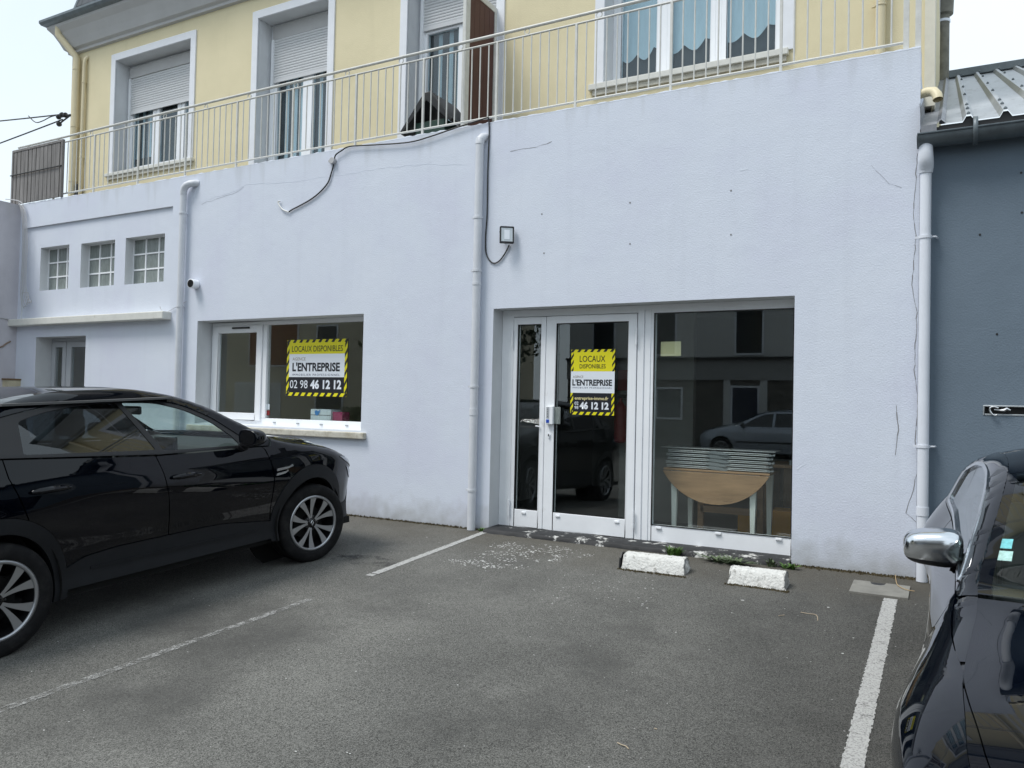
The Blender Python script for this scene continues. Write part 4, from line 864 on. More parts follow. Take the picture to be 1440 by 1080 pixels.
# ---------------------------------------------------------------- posters
def text_mesh(s, size, bold=0.0, sx=1.0, space=1.0):
    c = bpy.data.curves.new('t', 'FONT'); c.body = s; c.size = size; c.offset = bold; c.space_character = space; c.align_x = 'LEFT'; c.resolution_u = 3
    o = bpy.data.objects.new('t', c); sc.collection.objects.link(o); bpy.context.view_layer.update()
    me = bpy.data.meshes.new_from_object(o.evaluated_get(bpy.context.evaluated_depsgraph_get())); bpy.data.objects.remove(o)
    return me
def lettering(parent, s, x0, x1, z0, z1, y, mt, bold=.0, space=1.0):
    """writing fitted into the box x0..x1, z0..z1"""
    me = text_mesh(s, 1.0, bold, space=space)
    xs = [v.co.x for v in me.vertices]; zs = [v.co.y for v in me.vertices]; ax, bx, az, bz = min(xs), max(xs), min(zs), max(zs)
    for v in me.vertices: v.co = Vector((x0+(v.co.x-ax)/(bx-ax)*(x1-x0), y, z0+(v.co.y-az)/(bz-az)*(z1-z0)))
    me.materials.append(M[mt]); o = bpy.data.objects.new('lettering', me); sc.collection.objects.link(o); o.parent = parent; return o
def clip(poly, x0, x1, z0, z1):
    for ax, lim, sg in ((0,x0,1),(0,x1,-1),(1,z0,1),(1,z1,-1)):
        out = []
        for i in range(len(poly)):
            a, b = poly[i-1], poly[i]; da, db = (a[ax]-lim)*sg, (b[ax]-lim)*sg
            if (da >= 0) != (db >= 0): t = da/(da-db); out.append((a[0]+(b[0]-a[0])*t, a[1]+(b[1]-a[1])*t))
            if db >= 0: out.append(b)
        poly = out
        if not poly: return []
    return poly
def stripes(parent, bands, pitch, wd, lean, y, mt, ph=0):
    q = MB()
    for (x0,x1,z0,z1) in bands:
        horiz = (x1-x0) > (z1-z0); k = -30
        while k < 60:
            if horiz: s = x0+k*pitch+ph; P = [(s,z0),(s+wd,z0),(s+wd+lean*(z1-z0),z1),(s+lean*(z1-z0),z1)]
            else: s = z0+k*pitch+ph; P = [(x0,s),(x1,s+(x1-x0)*1.7),(x1,s+(x1-x0)*1.7+wd),(x0,s+wd)]
            c = clip(P, x0, x1, z0, z1); k += 1
            if len(c) > 2: q.v += [Vector((a,y,b)) for a, b in c]; n_ = len(c); q.f.append([len(q.v)-n_+i for i in range(n_)]); q.mi.append(0)
    return q.build('hazard_stripes', M[mt], parent, fix=False)
def poster(x0, x1, z0, z1, yg, kind, label):
    P = empty('poster', (0,0,0), label, 'poster'); W_, H_ = x1-x0, z1-z0; y = yg
    MB().box(x0,x1,y-.003,y,z0,z1).build('sheet', M['pblack'], P)
    bw = .042*W_ if kind == 1 else .062*W_
    X = lambda u: x0+u*W_
    Z = lambda v: z1-v*H_
    if kind == 1: a, b = .255, .665
    else: a, b = .335, .665
    MB().box(X(0)+bw,X(1)-bw,y-.0045,y-.003,Z(a),Z(0)-bw*.9).build('yellow_field', M['yel'], P)
    if kind == 1: MB().box(X(0)+bw,X(1)-bw,y-.0045,y-.003,Z(b),Z(a)).build('white_field', M['pwhite'], P)
    else: MB().box(X(0),X(1),y-.0045,y-.003,Z(b),Z(a)).build('white_field', M['pwhite'], P)
    pt = .1065*W_ if kind == 1 else .150*W_; yy = y-.0038
    stripes(P, [(x0,x1,z1-bw,z1),(x0,x1,z0,z0+bw)], pt, pt*.56, .75, yy, 'yel', ph=pt*.3)
    if kind == 1: stripes(P, [(x0,x0+bw,z0+bw,z1-bw),(x1-bw,x1,z0+bw,z1-bw)], pt*1.15, pt*.66, 0, yy, 'yel')
    else: stripes(P, [(x0,x0+bw,z0+bw,Z(b)),(x1-bw,x1,z0+bw,Z(b)),(x0,x0+bw,Z(a),z1-bw),(x1-bw,x1,Z(a),z1-bw)], pt*1.0, pt*.55, 0, yy, 'yel')
    L = lambda s, u0, u1, v0, v1, m_, bd=0, sp=1.0: lettering(P, s, X(u0), X(u1), Z(v1), Z(v0), y-.0056, m_, bd, sp)
    if kind == 1:
        L('LOCAUX DISPONIBLES', .085,.925,.11,.215,'pblack',.004); L('AGENCE', .10,.32,.315,.37,'pgrey',.0); L("L'ENTREPRISE", .10,.885,.405,.565,'pblack',.035)
        L('IMMOBILIER PROFESSIONNEL', .10,.885,.605,.643,'navy',.0,1.35); L('02 98', .065,.365,.72,.865,'pwhite',.0); L('46 12 12', .41,.915,.71,.875,'pwhite',.04)
    else:
        L('LOCAUX', .20,.785,.095,.19,'pblack',.004); L('DISPONIBLES', .20,.795,.225,.29,'pblack',.006); L('AGENCE', .05,.29,.40,.435,'pgrey',.0); L("L'ENTREPRISE", .04,.945,.455,.555,'pblack',.035)
        L('IMMOBILIER PROFESSIONNEL', .04,.945,.575,.597,'navy',.0,1.35); L('entreprise-immo.fr', .10,.87,.72,.785,'pgold',.02); L('02', .10,.19,.80,.85,'pwhite',.01); L('98', .10,.19,.865,.915,'pwhite',.01); L('46 12 12', .22,.88,.80,.915,'pwhite',.045)
    return P
a = onw(404.5,479.5,.268); b_ = onw(488.5,559,.268)
poster(-7.465,-6.46,1.385,2.10,.268,1,'wide yellow and black estate agent poster on the left shop window')
poster(-3.425,-2.942,1.25,1.92,.218,2,'tall yellow and black estate agent poster on the entrance door')
# ---------------------------------------------------------------- things seen through the glass
tbw = Matrix.Identity(4)
TB = empty('drop_leaf_table', (-1.97,.48,0.04), 'wooden drop-leaf table with white tapered legs standing behind the right shop window', 'table')
def lp(o): o.parent = TB; return o
# local: x -.52..+.52, y 0 front
Ll, Lr, zt = -.535,.50,.700
q = MB(); q.box(Ll,Lr,.0,.42,zt-.02,zt); lp(q.build('table_top', M['pine'], bevel=.004))
hc = (Lr-Ll)/2; sg_ = .305; Rr = (hc*hc+sg_*sg_)/(2*sg_); n = 40; am = math.asin(hc/Rr)
pts = [((Ll+Lr)/2+Rr*math.sin(am-2*am*i/n), zt-.026-(Rr*math.cos(am-2*am*i/n)-(Rr-sg_))) for i in range(n+1)]
q = MB().prism(pts, -.022, -.003, 'y'); lp(q.build('drop_leaf', M['pine'], bevel=.003))
for x, y, nm in ((-.43,.03,0),(.34,.03,0),(-.36,.36,0),(.43,.36,0)):
    q = MB().add([(x-.018,y,-.0),(x+.018,y,-.0),(x+.018,y+.036,-.0),(x-.018,y+.036,0),(x-.034,y-.01,zt-.02),(x+.034,y-.01,zt-.02),(x+.034,y+.05,zt-.02),(x-.034,y+.05,zt-.02)], [(0,3,2,1),(4,5,6,7),(0,1,5,4),(1,2,6,5),(2,3,7,6),(3,0,4,7)])
    lp(q.build('leg', M['whitepaint'], bevel=.003))
q = MB().box(-.40,.40,.02,.04,zt-.11,zt-.02); lp(q.build('apron', M['whitepaint']))
labels = ['lowest folded metal trestle in the stack on the drop-leaf table', 'second folded metal trestle from the bottom of the stack on the table', 'middle folded metal trestle in the stack on the drop-leaf table', 'fourth folded metal trestle from the bottom of the stack on the table', 'topmost folded metal trestle in the stack on the drop-leaf table']
for i in range(5):
    z = zt+.04+.006+.0375*i; dx = [.0,-.01,.008,-.006,.012][i]
    t = empty('folded_trestle', (-1.97+dx,.48,z), labels[i], 'trestle', 'folded metal trestles stacked on the table')
    q = MB()
    for yy in (.03,.33): q.box(-.51,.475,yy-.014,yy+.014,.005,.013); q.box(-.51,.475,yy-.014,yy+.014,.019,.028)
    q.box(-.50,-.47,.03,.33,.004,.028); q.box(.45,.475,.03,.33,.004,.028); q.build('frame', M['steel'], t, bevel=.005)
    q = MB(); q.prism([(-.11,.016),(-.07,.036),(.02,.031),(.11,.006),(.09,-.004),(-.05,.002)], .002,.013,'y'); q.build('hinge_plate', M['galv'], t)
    q = MB(); q.lathe([(0,.012),(.02,.012)], 'y', (.49,.0,.016), 12); q.lathe([(0,.010),(.02,.010)], 'y', (.52,.03,.020), 12); q.box(.47,.53,.012,.02,.010,.022); q.build('joint', M['galv'], t)
tag(MB().box(-2.55,-1.43,.52,.81,zt+.04+.20,zt+.04+.207).build('thin_board', M['steel'], bevel=.002), 'thin pale board lying on top of the folded trestles', 'board')
def card(name, x0, x1, y0, y1, z0, z1, mt, label, cat, **kw): return tag(MB().box(x0,x1,y0,y1,z0,z1).build(name, M[mt], bevel=.004), label, cat, **kw)
card('storage_box', -1.62,-1.36, 1.25,1.6,.0,.30,'ochre','ochre yellow cardboard box on the floor behind the right table leg','box')
card('storage_box', -1.95,-1.80, 1.3,1.5,.0,.22,'ochre','small ochre cardboard box on the floor under the middle of the table','box')
card('storage_box', -1.34,-1.05, 1.25,1.55,.0,.28,'steel','pale grey box on the floor in the right corner of the shop','box')
DK = empty('desk', (-1.3,1.7,0), 'brown wooden desk standing in the dark right corner of the shop', 'desk')
at(DK, MB().box(-1.75,-.62,1.62,2.3,.72,.75).build('desk_top', M['pine'], bevel=.004)); at(DK, MB().box(-1.55,-.7,1.66,1.69,.30,.72).build('desk_panel', mat('dark_plywood', (.14,.09,.05), .6)))
for x in (-1.72,-.68): at(DK, MB().box(x-.03,x+.03,1.66,2.26,0,.72).build('desk_side', M['pine']))
card('paper_stack', -1.5,-1.1,1.7,1.95,.75,.80,'curtainw','small stack of papers lying on the brown desk','papers')
tag(MB().tube([(-1.30,1.2,.62),(-1.20,1.35,1.2)], .014, 8).build('wooden_stick', M['pine']), 'wooden stick leaning in the right corner behind the shop window', 'stick')
ST = empty('trestle_bench', (-2.05,1.35,0), 'brown wooden trestle bench standing behind the drop-leaf table', 'bench')
for x in (-2.35,-1.72): at(ST, MB().box(x-.03,x+.03,1.3,1.36,0,.66).build('leg', M['pine']))
at(ST, MB().box(-2.35,-1.72,1.30,1.35,.22,.29).build('stretcher', M['pine'])); at(ST, MB().box(-2.42,-1.65,1.2,1.45,.66,.69).build('seat', M['pine']))
a = onw(931,481,.30); b_ = onw(959,501,.30)
card('paper_sheet', a.x,b_.x,.262,.265,b_.z,a.z,'cream','cream paper sheet taped inside the right shop window, upper left','paper')
FE = empty('fire_extinguisher', (-3,1.8,1), 'dark red fire extinguisher hanging on the wall inside, right of the door poster', 'extinguisher')
a = onw(868,590,1.6); at(FE, MB().lathe([(0,.05),(.02,.075),(.42,.075),(.47,.04),(.50,.02),(.55,.02)], 'z', (a.x,1.7,a.z-.28), 20).build('cylinder', M['red'], smooth=True)); at(FE, MB().box(a.x-.08,a.x+.08,1.8,1.83,a.z+.35,a.z+.60).build('sign_plate', M['red']))
at(FE, MB().box(a.x-.02,a.x+.10,1.66,1.72,a.z+.26,a.z+.30).build('handle', M['black']))
tag(MB().box(-3.5,-2.6,1.83,1.93,0,2.5).build('room_partition', M['roomwall']), 'dark inner partition wall seen through the entrance door', 'partition')
WB = empty('card_box', (-7,.3,1.1), 'white box with a blue logo standing inside the left shop window', 'box')
a = onw(437,575,.33); b_ = onw(465,592,.33)
at(WB, MB().box(a.x,b_.x,.33,.5,1.08,a.z).build('box_body', M['curtainw'], bevel=.003)); at(WB, MB().box(a.x-.002,b_.x+.002,.328,.33,(a.z+1.08)/2-.006,(a.z+1.08)/2).build('lid_edge', M['black']))
c = onw(446,580,.325); q = MB().prism([(c.x-.045,c.z+.01),(c.x-.02,c.z+.03),(c.x+.01,c.z+.012),(c.x+.05,c.z+.035),(c.x+.035,c.z-.01),(c.x-.0,c.z-.04),(c.x-.03,c.z-.03)], .326,.328,'y'); at(WB, q.build('blue_logo', M['logoblue']))
a = onw(466,578,.36); b_ = onw(481,590,.36); card('card_box', a.x,b_.x,.36,.5,1.08,a.z-.01,'crimson','crimson card box beside the white box inside the left shop window','box')
a = onw(374,568,.28); b_ = onw(380,576,.28); card('sticker', a.x,b_.x,.266,.268,b_.z,a.z,'curtainw','small pale sticker at the lower left corner of the left shop window pane','sticker')
a = onw(373,577,.28); b_ = onw(380,584,.28); card('sticker', a.x,b_.x,.266,.268,b_.z,a.z,'red','small red sticker just below the pale sticker on the left shop window','sticker')
# ---------------------------------------------------------------- cars
def paint(name, base, coat=1.0, rough=.35, spec=.0, metal=0, dust=(.10,.095,.085), damt=.10):
    mt = bpy.data.materials.new(name); mt.use_nodes = True; nt = mt.node_tree; b = nt.nodes['Principled BSDF']; L = nt.links.new
    b.inputs['Roughness'].default_value = rough; b.inputs['Metallic'].default_value = metal; b.inputs['Specular IOR Level'].default_value = spec
    b.inputs['Coat Weight'].default_value = coat; b.inputs['Coat Roughness'].default_value = .015; b.inputs['Coat IOR'].default_value = 1.43; b.inputs['Coat Tint'].default_value = (.86,.93,1,1)
    tc = N(nt, 'ShaderNodeTexCoord'); sx = N(nt, 'ShaderNodeSeparateXYZ'); L(tc.outputs['Object'], sx.inputs[0])
    n = N(nt, 'ShaderNodeTexNoise'); n.inputs['Scale'].default_value = 5; n.inputs['Detail'].default_value = 9; n.inputs['Roughness'].default_value = .7; L(tc.outputs['Object'], n.inputs['Vector'])
    mr = N(nt, 'ShaderNodeMapRange'); mr.inputs[1].default_value = .45; mr.inputs[2].default_value = .85; mr.inputs[4].default_value = damt; L(n.outputs['Fac'], mr.inputs[0])
    m2 = N(nt, 'ShaderNodeMixRGB'); m2.inputs[1].default_value = (*base,1); m2.inputs[2].default_value = (*dust,1); L(mr.outputs[0], m2.inputs[0]); L(m2.outputs[0], b.inputs['Base Color'])
    return mt
M['blackpaint'] = paint('black_car_paint', (.0008,.0014,.0034), damt=.015)
M['navypaint'] = paint('blue_black_car_paint', (.0014,.0024,.0052), damt=.015)
M['silverpaint'] = paint('silver_car_paint', (.50,.51,.53), metal=.5, damt=.05)
M['clad'] = mat('grey_black_cladding', (.009,.010,.0125), .55, spec=.3, vary=.2, vscale=6, bump=.15, bscale=220)
M['gloss'] = mat('gloss_black_trim', (.006,.006,.007), .18)
M['satin'] = mat('satin_black_trim', (.014,.014,.016), .38)
M['tyre'] = mat('tyre_rubber', (.009,.009,.010), .75, spec=.2, vary=.3, vscale=9, dirt=(.028,.027,.025), dscale=9, dlo=.5, dhi=.8)
M['alloy'] = mat('machined_alloy', (.40,.41,.43), .3, .85)
M['alloydark'] = mat('black_wheel_pocket', (.008,.008,.009), .35)
M['chrome'] = mat('bright_chrome', (.82,.84,.86), .08, 1.0)
M['satinchrome'] = mat('satin_chrome', (.62,.64,.67), .22, 1.0)
M['mirrorshell'] = mat('satin_aluminium_shell', (.74,.76,.79), .17, 1.0)
M['lamp'] = mat('clear_lamp', (.45,.47,.50), .12, .5)
M['redlamp'] = mat('red_lamp', (.30,.01,.01), .15)
M['inner'] = mat('car_interior', (.020,.021,.023), .7)
M['seat'] = mat('dark_seat_fabric', (.022,.022,.024), .8, vary=.2, vscale=20)
M['under'] = mat('black_underbody', (.004,.004,.004), .9)
M['cglass'] = glass_mat('clear_car_glass', (.78,.88,.85), r0=.05, power=4)
M['pglass'] = glass_mat('dark_privacy_glass', (.075,.085,.10), r0=.085, power=3.6)
M['plate'] = mat('plate_white', (.7,.7,.7), .4)
def inpoly(p, poly):
    x, y = p; c = False; n = len(poly); j = n-1
    for i in range(n):
        xi, yi = poly[i]; xj, yj = poly[j]
        if (yi > y) != (yj > y) and x < (xj-xi)*(y-yi)/(yj-yi)+xi: c = not c
        j = i
    return c
def dens(poly, st=.022):
    out = []
    for i in range(len(poly)):
        a, b = poly[i], poly[(i+1) % len(poly)]; k = max(1, int(math.dist(a,b)/st))
        for j in range(k): out.append((a[0]+(b[0]-a[0])*j/k, a[1]+(b[1]-a[1])*j/k))
    return out
def rounded(poly, rads):
    """poly with corner i replaced by an arc-like curve of size rads[i]"""
    out = []; n = len(poly)
    for i in range(n):
        p = Vector(poly[i]); r = rads[i] if isinstance(rads, (list,tuple)) else rads
        if r <= 0: out.append(tuple(p)); continue
        a = (Vector(poly[i-1])-p); b = (Vector(poly[(i+1) % n])-p); r1 = min(r, a.length*.48); r2 = min(r, b.length*.48)
        A = p+a.normalized()*r1; B_ = p+b.normalized()*r2
        for k in range(7): t = k/6; q = A*(1-t)**2+p*2*t*(1-t)+B_*t*t; out.append(tuple(q))
    return out
def offset(poly, d):
    n = len(poly); area = sum(poly[i][0]*poly[(i+1)%n][1]-poly[(i+1)%n][0]*poly[i][1] for i in range(n)); s = 1 if area > 0 else -1; out = []
    for i in range(n):
        a, p, b = Vector(poly[i-1]), Vector(poly[i]), Vector(poly[(i+1)%n]); e1, e2 = (p-a), (b-p)
        if e1.length < 1e-6 or e2.length < 1e-6: out.append(tuple(p)); continue
        n1 = Vector((e1.y,-e1.x)).normalized(); n2 = Vector((e2.y,-e2.x)).normalized(); m_ = (n1+n2)
        if m_.length < 1e-3: m_ = n1
        m_.normalize(); k = min(2.0, 1/max(.3, m_.dot(n1))); out.append(tuple(p+m_*d*s*k))
    return out
class Car:
    def __init__(s, spec, root, mw):
        s.__dict__.update(spec); s.root = root; s.mw = mw; s.cache = {}
    def own(s, o, parent=None):
        if parent is None: o.matrix_world = s.mw; o.parent = s.root; o.matrix_parent_inverse = s.root.matrix_world.inverted() if False else (s.mw).inverted()
        else: o.parent = parent
        return o
    def W(s, y, z):
        ze = s.edge(y); z = min(z, ze); hw = s.plan(y); b = s.belt(y)
        if z <= b: ins = s.low(z/b)
        else: ins = s.low(1)+(z-b)*s.tumble+(z-b)**2*s.tcurve
        ins -= s.bump(y, z)
        r = s.fil(y); d = ze-z
        if d < r: ins += r*.85*(1-math.sqrt(max(0, 1-((r-d)/r)**2)))
        return hw-ins
    def nrm(s, y, z, e=.004):
        ze = s.edge(y); z = min(z, ze-e*1.2)
        wy = (s.W(y+e,z)-s.W(y-e,z))/(2*e); wz = (s.W(y,z+e)-s.W(y,z-e))/(2*e)
        return Vector((1,-wy,-wz)).normalized()
    def panel(s, name, poly, mt, sg=1, off=0.0, lip=.018, holes=(), parent=None, st=.035, two=False):
        """a body panel: a 2-D outline in (y,z) laid on the curved side of the car"""
        poly = dens(poly, .02); holes = [dens(h, .02) for h in holes]
        pts = list(poly); edges = [(i,(i+1)%len(poly)) for i in range(len(poly))]
        for h in holes:
            b = len(pts); pts += h; edges += [(b+i,b+(i+1)%len(h)) for i in range(len(h))]
        nb = len(pts); bnd = list(pts)
        y0, y1 = min(p[0] for p in poly), max(p[0] for p in poly); z0, z1 = min(p[1] for p in poly), max(p[1] for p in poly)
        ny, nz_ = int((y1-y0)/st)+1, int((z1-z0)/st)+1
        for i in range(ny+1):
            for j in range(nz_+1):
                p = (y0+(y1-y0)*i/ny+(.3*st if j % 2 else 0), z0+(z1-z0)*j/nz_)
                if inpoly(p, poly) and not any(inpoly(p, h) for h in holes) and min((p[0]-q[0])**2+(p[1]-q[1])**2 for q in bnd) > (st*.45)**2: pts.append(p)
        vs, es, fs, *_ = geometry.delaunay_2d_cdt([Vector(p) for p in pts], edges, [], 0, 1e-6)
        keep = []
        for f in fs:
            c = (sum(vs[i].x for i in f)/len(f), sum(vs[i].y for i in f)/len(f))
            if inpoly(c, poly) and not any(inpoly(c, h) for h in holes): keep.append(list(f))
        P = []; NN = []
        for v in vs:
            n_ = s.nrm(v.x, v.y); w_ = s.W(v.x, v.y); q = Vector((w_, v.x, min(v.y, s.edge(v.x))))+n_*off
            P.append(Vector((q.x*sg,q.y,q.z))); NN.append(Vector((n_.x*sg,n_.y,n_.z)))
        # outward winding
        me = bpy.data.meshes.new(name); F = []
        for f in keep:
            a, b, c = P[f[0]], P[f[1]], P[f[2]]
            if (b-a).cross(c-a).dot(NN[f[0]]) < 0: f = f[::-1]
            F.append(f)
        V = list(P); VN = list(NN); nface = len(F)
        if lip:
            cnt = {}
            for f in F:
                for i in range(len(f)):
                    e = (f[i], f[(i+1)%len(f)]); k = tuple(sorted(e)); cnt.setdefault(k, []).append(e)
            mp = {}
            for k, l in cnt.items():
                if len(l) == 1:
                    a, b = l[0]
                    for i in (a, b):
                        if i not in mp: mp[i] = len(V); V.append(P[i]-NN[i]*lip); VN.append(NN[i])
                    F.append([b, a, mp[a], mp[b]])
        me.from_pydata([tuple(v) for v in V], [], F); me.materials.append(mt)
        for i, p in enumerate(me.polygons): p.use_smooth = i < nface
        nl = []
        for i, p in enumerate(me.polygons):
            for li in p.loop_indices:
                vi = me.loops[li].vertex_index
                if i < nface: nl.append(tuple(VN[vi]))
                else: nl.append(tuple(p.normal))
        me.normals_split_custom_set(nl)
        o = bpy.data.objects.new(name, me); sc.collection.objects.link(o); return s.own(o, parent)
    def top(s, y, u, off=0):
        ze = s.edge(y)-.00004; zc = s.cen(y); we = s.W(y, ze); au = abs(u)
        z = ze+(zc-ze)*(1-au**s.tp)+s.crease(y, u); yy = y+s.bow(y)*(1-u*u)
        return Vector((u*we, yy, z+off))
    def strip(s, name, y0, y1, u0, u1, mt, parent=None, off=0, ny=None, nu=None, lip=0):
        f0 = u0 if callable(u0) else (lambda y: u0); f1 = u1 if callable(u1) else (lambda y: u1); ny = ny or max(3, int(abs(y1-y0)/.03)); nu = nu or max(3, int(abs(f1(y0)-f0(y0))/.05)); ks = [k/nu for k in range(nu+1)]
        ys = [y0+(y1-y0)*i/ny for i in range(ny+1)]; us = ks
        P = [[s.top(y,f0(y)+(f1(y)-f0(y))*u,off) for u in us] for y in ys]; V = [p for r in P for p in r]; F = []; VN = []
        e = .004
        for y in ys:
            for u in us:
                u_ = max(-.995, min(.995, f0(y)+(f1(y)-f0(y))*u)); n_ = (s.top(y,u_+e)-s.top(y,u_-e)).cross(s.top(y+e,u_)-s.top(y-e,u_)); n_.normalize(); VN.append(n_ if n_.z > 0 else -n_)
        nu1 = nu+1
        for i in range(ny):
            for k in range(nu):
                f = [i*nu1+k, i*nu1+k+1, (i+1)*nu1+k+1, (i+1)*nu1+k]
                if (V[f[1]]-V[f[0]]).cross(V[f[2]]-V[f[0]]).dot(VN[f[0]]) < 0: f = f[::-1]
                F.append(f)
        nface = len(F); nv = len(V)
        if lip:
            bd = [i*nu1 for i in range(ny+1)]+[ny*nu1+k for k in range(1,nu1)]+[i*nu1+nu for i in range(ny-1,-1,-1)]+[k for k in range(nu-1,0,-1)]
            for i in bd: V.append(V[i]-VN[i]*lip); VN.append(VN[i])
            for j in range(len(bd)): j2 = (j+1)%len(bd); F.append([bd[j],bd[j2],nv+j2,nv+j])
        me = bpy.data.meshes.new(name); me.from_pydata([tuple(v) for v in V], [], F); me.materials.append(mt); nl = []
        for i, p in enumerate(me.polygons):
            p.use_smooth = i < nface
            for li in p.loop_indices: nl.append(tuple(VN[me.loops[li].vertex_index]) if i < nface else tuple(p.normal))
        me.normals_split_custom_set(nl)
        o = bpy.data.objects.new(name, me); sc.collection.objects.link(o); return s.own(o, parent)
    def nose(s, y_end, z0, mt, sgn=1, bulge=.18, name='front_bumper', lean=0.0, n=24, m_=14):
        """front (sgn 1) or rear (sgn -1) face closing the body"""
        ze = s.edge(y_end)
        def P(i, j):
            z = z0+(ze-z0)*j/m_; w_ = s.W(y_end, z); u = -1+2*i/n; zz = z+(s.cen(y_end)-ze)*(1-abs(u)**s.tp)*(j/m_)**3
            prof = math.sin(math.pi*min(1, (j/m_)*.9+.1))**.5
            return Vector((u*w_, y_end+sgn*(bulge*(1-abs(u)**2.2)*(.15+.85*prof)+s.bow(y_end)*(1-u*u)*0)+0, zz))
        q = MB(); q.grid(lambda i, j: P(i, j), list(range(n+1)), list(range(m_+1)))
        q.quad(*[P(0,0), P(n,0), P(n,0)+Vector((0,-sgn*.4,0)), P(0,0)+Vector((0,-sgn*.4,0))])
        o = q.build(name, mt, smooth=True); return s.own(o)
    def arch(s, yc, ry, rz, zc, a0=-10, a1=190, n=40):
        return [(yc+ry*math.cos(R(a0+(a1-a0)*i/n)), zc+rz*math.sin(R(a0+(a1-a0)*i/n))) for i in range(n+1)]
def wheel(car, yc, sg, steer, rr=.348, wd=.225, rim=.236, xo=.90, detail=True, spokes='pair', base=None):
    t = bpy.data.objects.new('wheel', None); sc.collection.objects.link(t); t.empty_display_size = .1
    car.own(t); t.matrix_world = car.mw @ Matrix.Translation((sg*(xo-wd/2), yc, rr-.004)) @ Matrix.Rotation(steer,4,'Z') @ (Matrix.Rotation(math.pi,4,'Z') if sg < 0 else Matrix.Identity(4))
    t.parent = car.root; t.matrix_parent_inverse = car.mw.inverted()
    if base:
        for ch in base.children:
            c = ch.copy(); sc.collection.objects.link(c); c.parent = t
        return t
    h = wd/2
    MB().lathe([(h*.80,rim),(h*.93,rim+.012),(h*1.0,rim+.04),(h*1.0,rr-.045),(h*.93,rr-.018),(h*.80,rr-.004),(h*.4,rr),(h*.38,rr-.007),(h*.33,rr-.007),(h*.31,rr),(-h*.31,rr),(-h*.33,rr-.007),(-h*.38,rr-.007),(-h*.4,rr),(-h*.80,rr-.004),(-h,rr-.04),(-h,rim),(-h*.8,rim)], 'x', n=64, caps=False).build('tyre', M['tyre'], t, smooth=True, fix=False)
    q = MB().lathe([(h*.84,rim-.014),(h*.94,rim-.012),(h*.97,rim-.001),(h*.93,rim+.013),(h*.80,rim+.010)], 'x', n=64, caps=False)
    ro = q.build('rim', M['alloy'], t, smooth=True, fix=False)
    MB().lathe([(h*.88,rim-.012),(h*.2,rim-.03),(-h*.6,rim-.03),(-h*.6,.0)], 'x', n=48, caps=False).build('rim_barrel', M['alloydark'], t, smooth=True, fix=False)
    MB().lathe([(h*.12,.0001),(h*.12,.150),(h*.05,.150)], 'x', n=40, caps=False).build('brake_disc', M['under'], t, smooth=False, fix=False)
    sp = MB(); bk = MB()
    def blade(mb, a, r0, r1, w0, w1, x0, x1, th, curve=0.0, mi=0):
        k = 6; L_ = []; R_ = []
        for i in range(k+1):
            f_ = i/k; r = r0+(r1-r0)*f_; w_ = w0+(w1-w0)*f_**1.5; x = x0+(x1-x0)*f_; aa = a+curve*(f_**1.0)
            c = Vector((x, r*math.cos(aa), r*math.sin(aa))); n_ = Vector((0,-math.sin(aa),math.cos(aa)))
            L_.append(c-n_*w_); R_.append(c+n_*w_)
        b = len(mb.v); D_ = Vector((-th,0,0))
        for i in range(k+1): mb.v += [L_[i], R_[i], L_[i]+D_, R_[i]+D_]
        for i in range(k):
            o_ = b+4*i; o2 = o_+4
            for f in ([o_,o_+1,o2+1,o2],[o_+2,o2+2,o2+3,o_+3]): mb.f.append(f); mb.mi.append(0 if f[0] == o_ else 1)
            for f in ([o_,o2,o2+2,o_+2],[o_+1,o_+3,o2+3,o2+1]): mb.f.append(f); mb.mi.append(1)
    if spokes == 'pair':
        for k in range(5):
            a = math.pi/2+.26+2*math.pi*k/5
            for sd in (-1,1): blade(sp, a+sd*.15, .045, rim-.010, .009, .031, h*.70, h*.86, .02, sd*.155)
    elif spokes == 'thin':
        for k in range(10): blade(sp, 2*math.pi*k/10+.2, .045, rim-.010, .012, .016, h*.70, h*.86, .02)
    sp.build('spokes', [M['alloy'], M['alloydark']], t, fix=False)
    MB().lathe([(h*.3,.075),(h*.66,.062),(h*.70,.05),(h*.70,.032),(h*.74,.030),(h*.74,.0)], 'x', n=30, caps=False).build('hub_cap', M['gloss'], t, smooth=True, fix=False)
    if spokes == 'pair':
        e = MB()
        for sx_ in (1,): e.tube([(h*.75,0,.022),(h*.75,.013,0),(h*.75,0,-.022),(h*.75,-.013,0)], .0028, 5, closed=True)
        e.build('emblem', M['chrome'], t)
    for k in range(5):
        a = math.pi/2+.26+2*math.pi*(k+.5)/5; MB().lathe([(h*.45,.011),(h*.66,.010),(h*.68,.004)], 'x', (0,.058*math.cos(a),.058*math.sin(a)), 8).build('wheel_bolt', M['satin'], t)
    return t
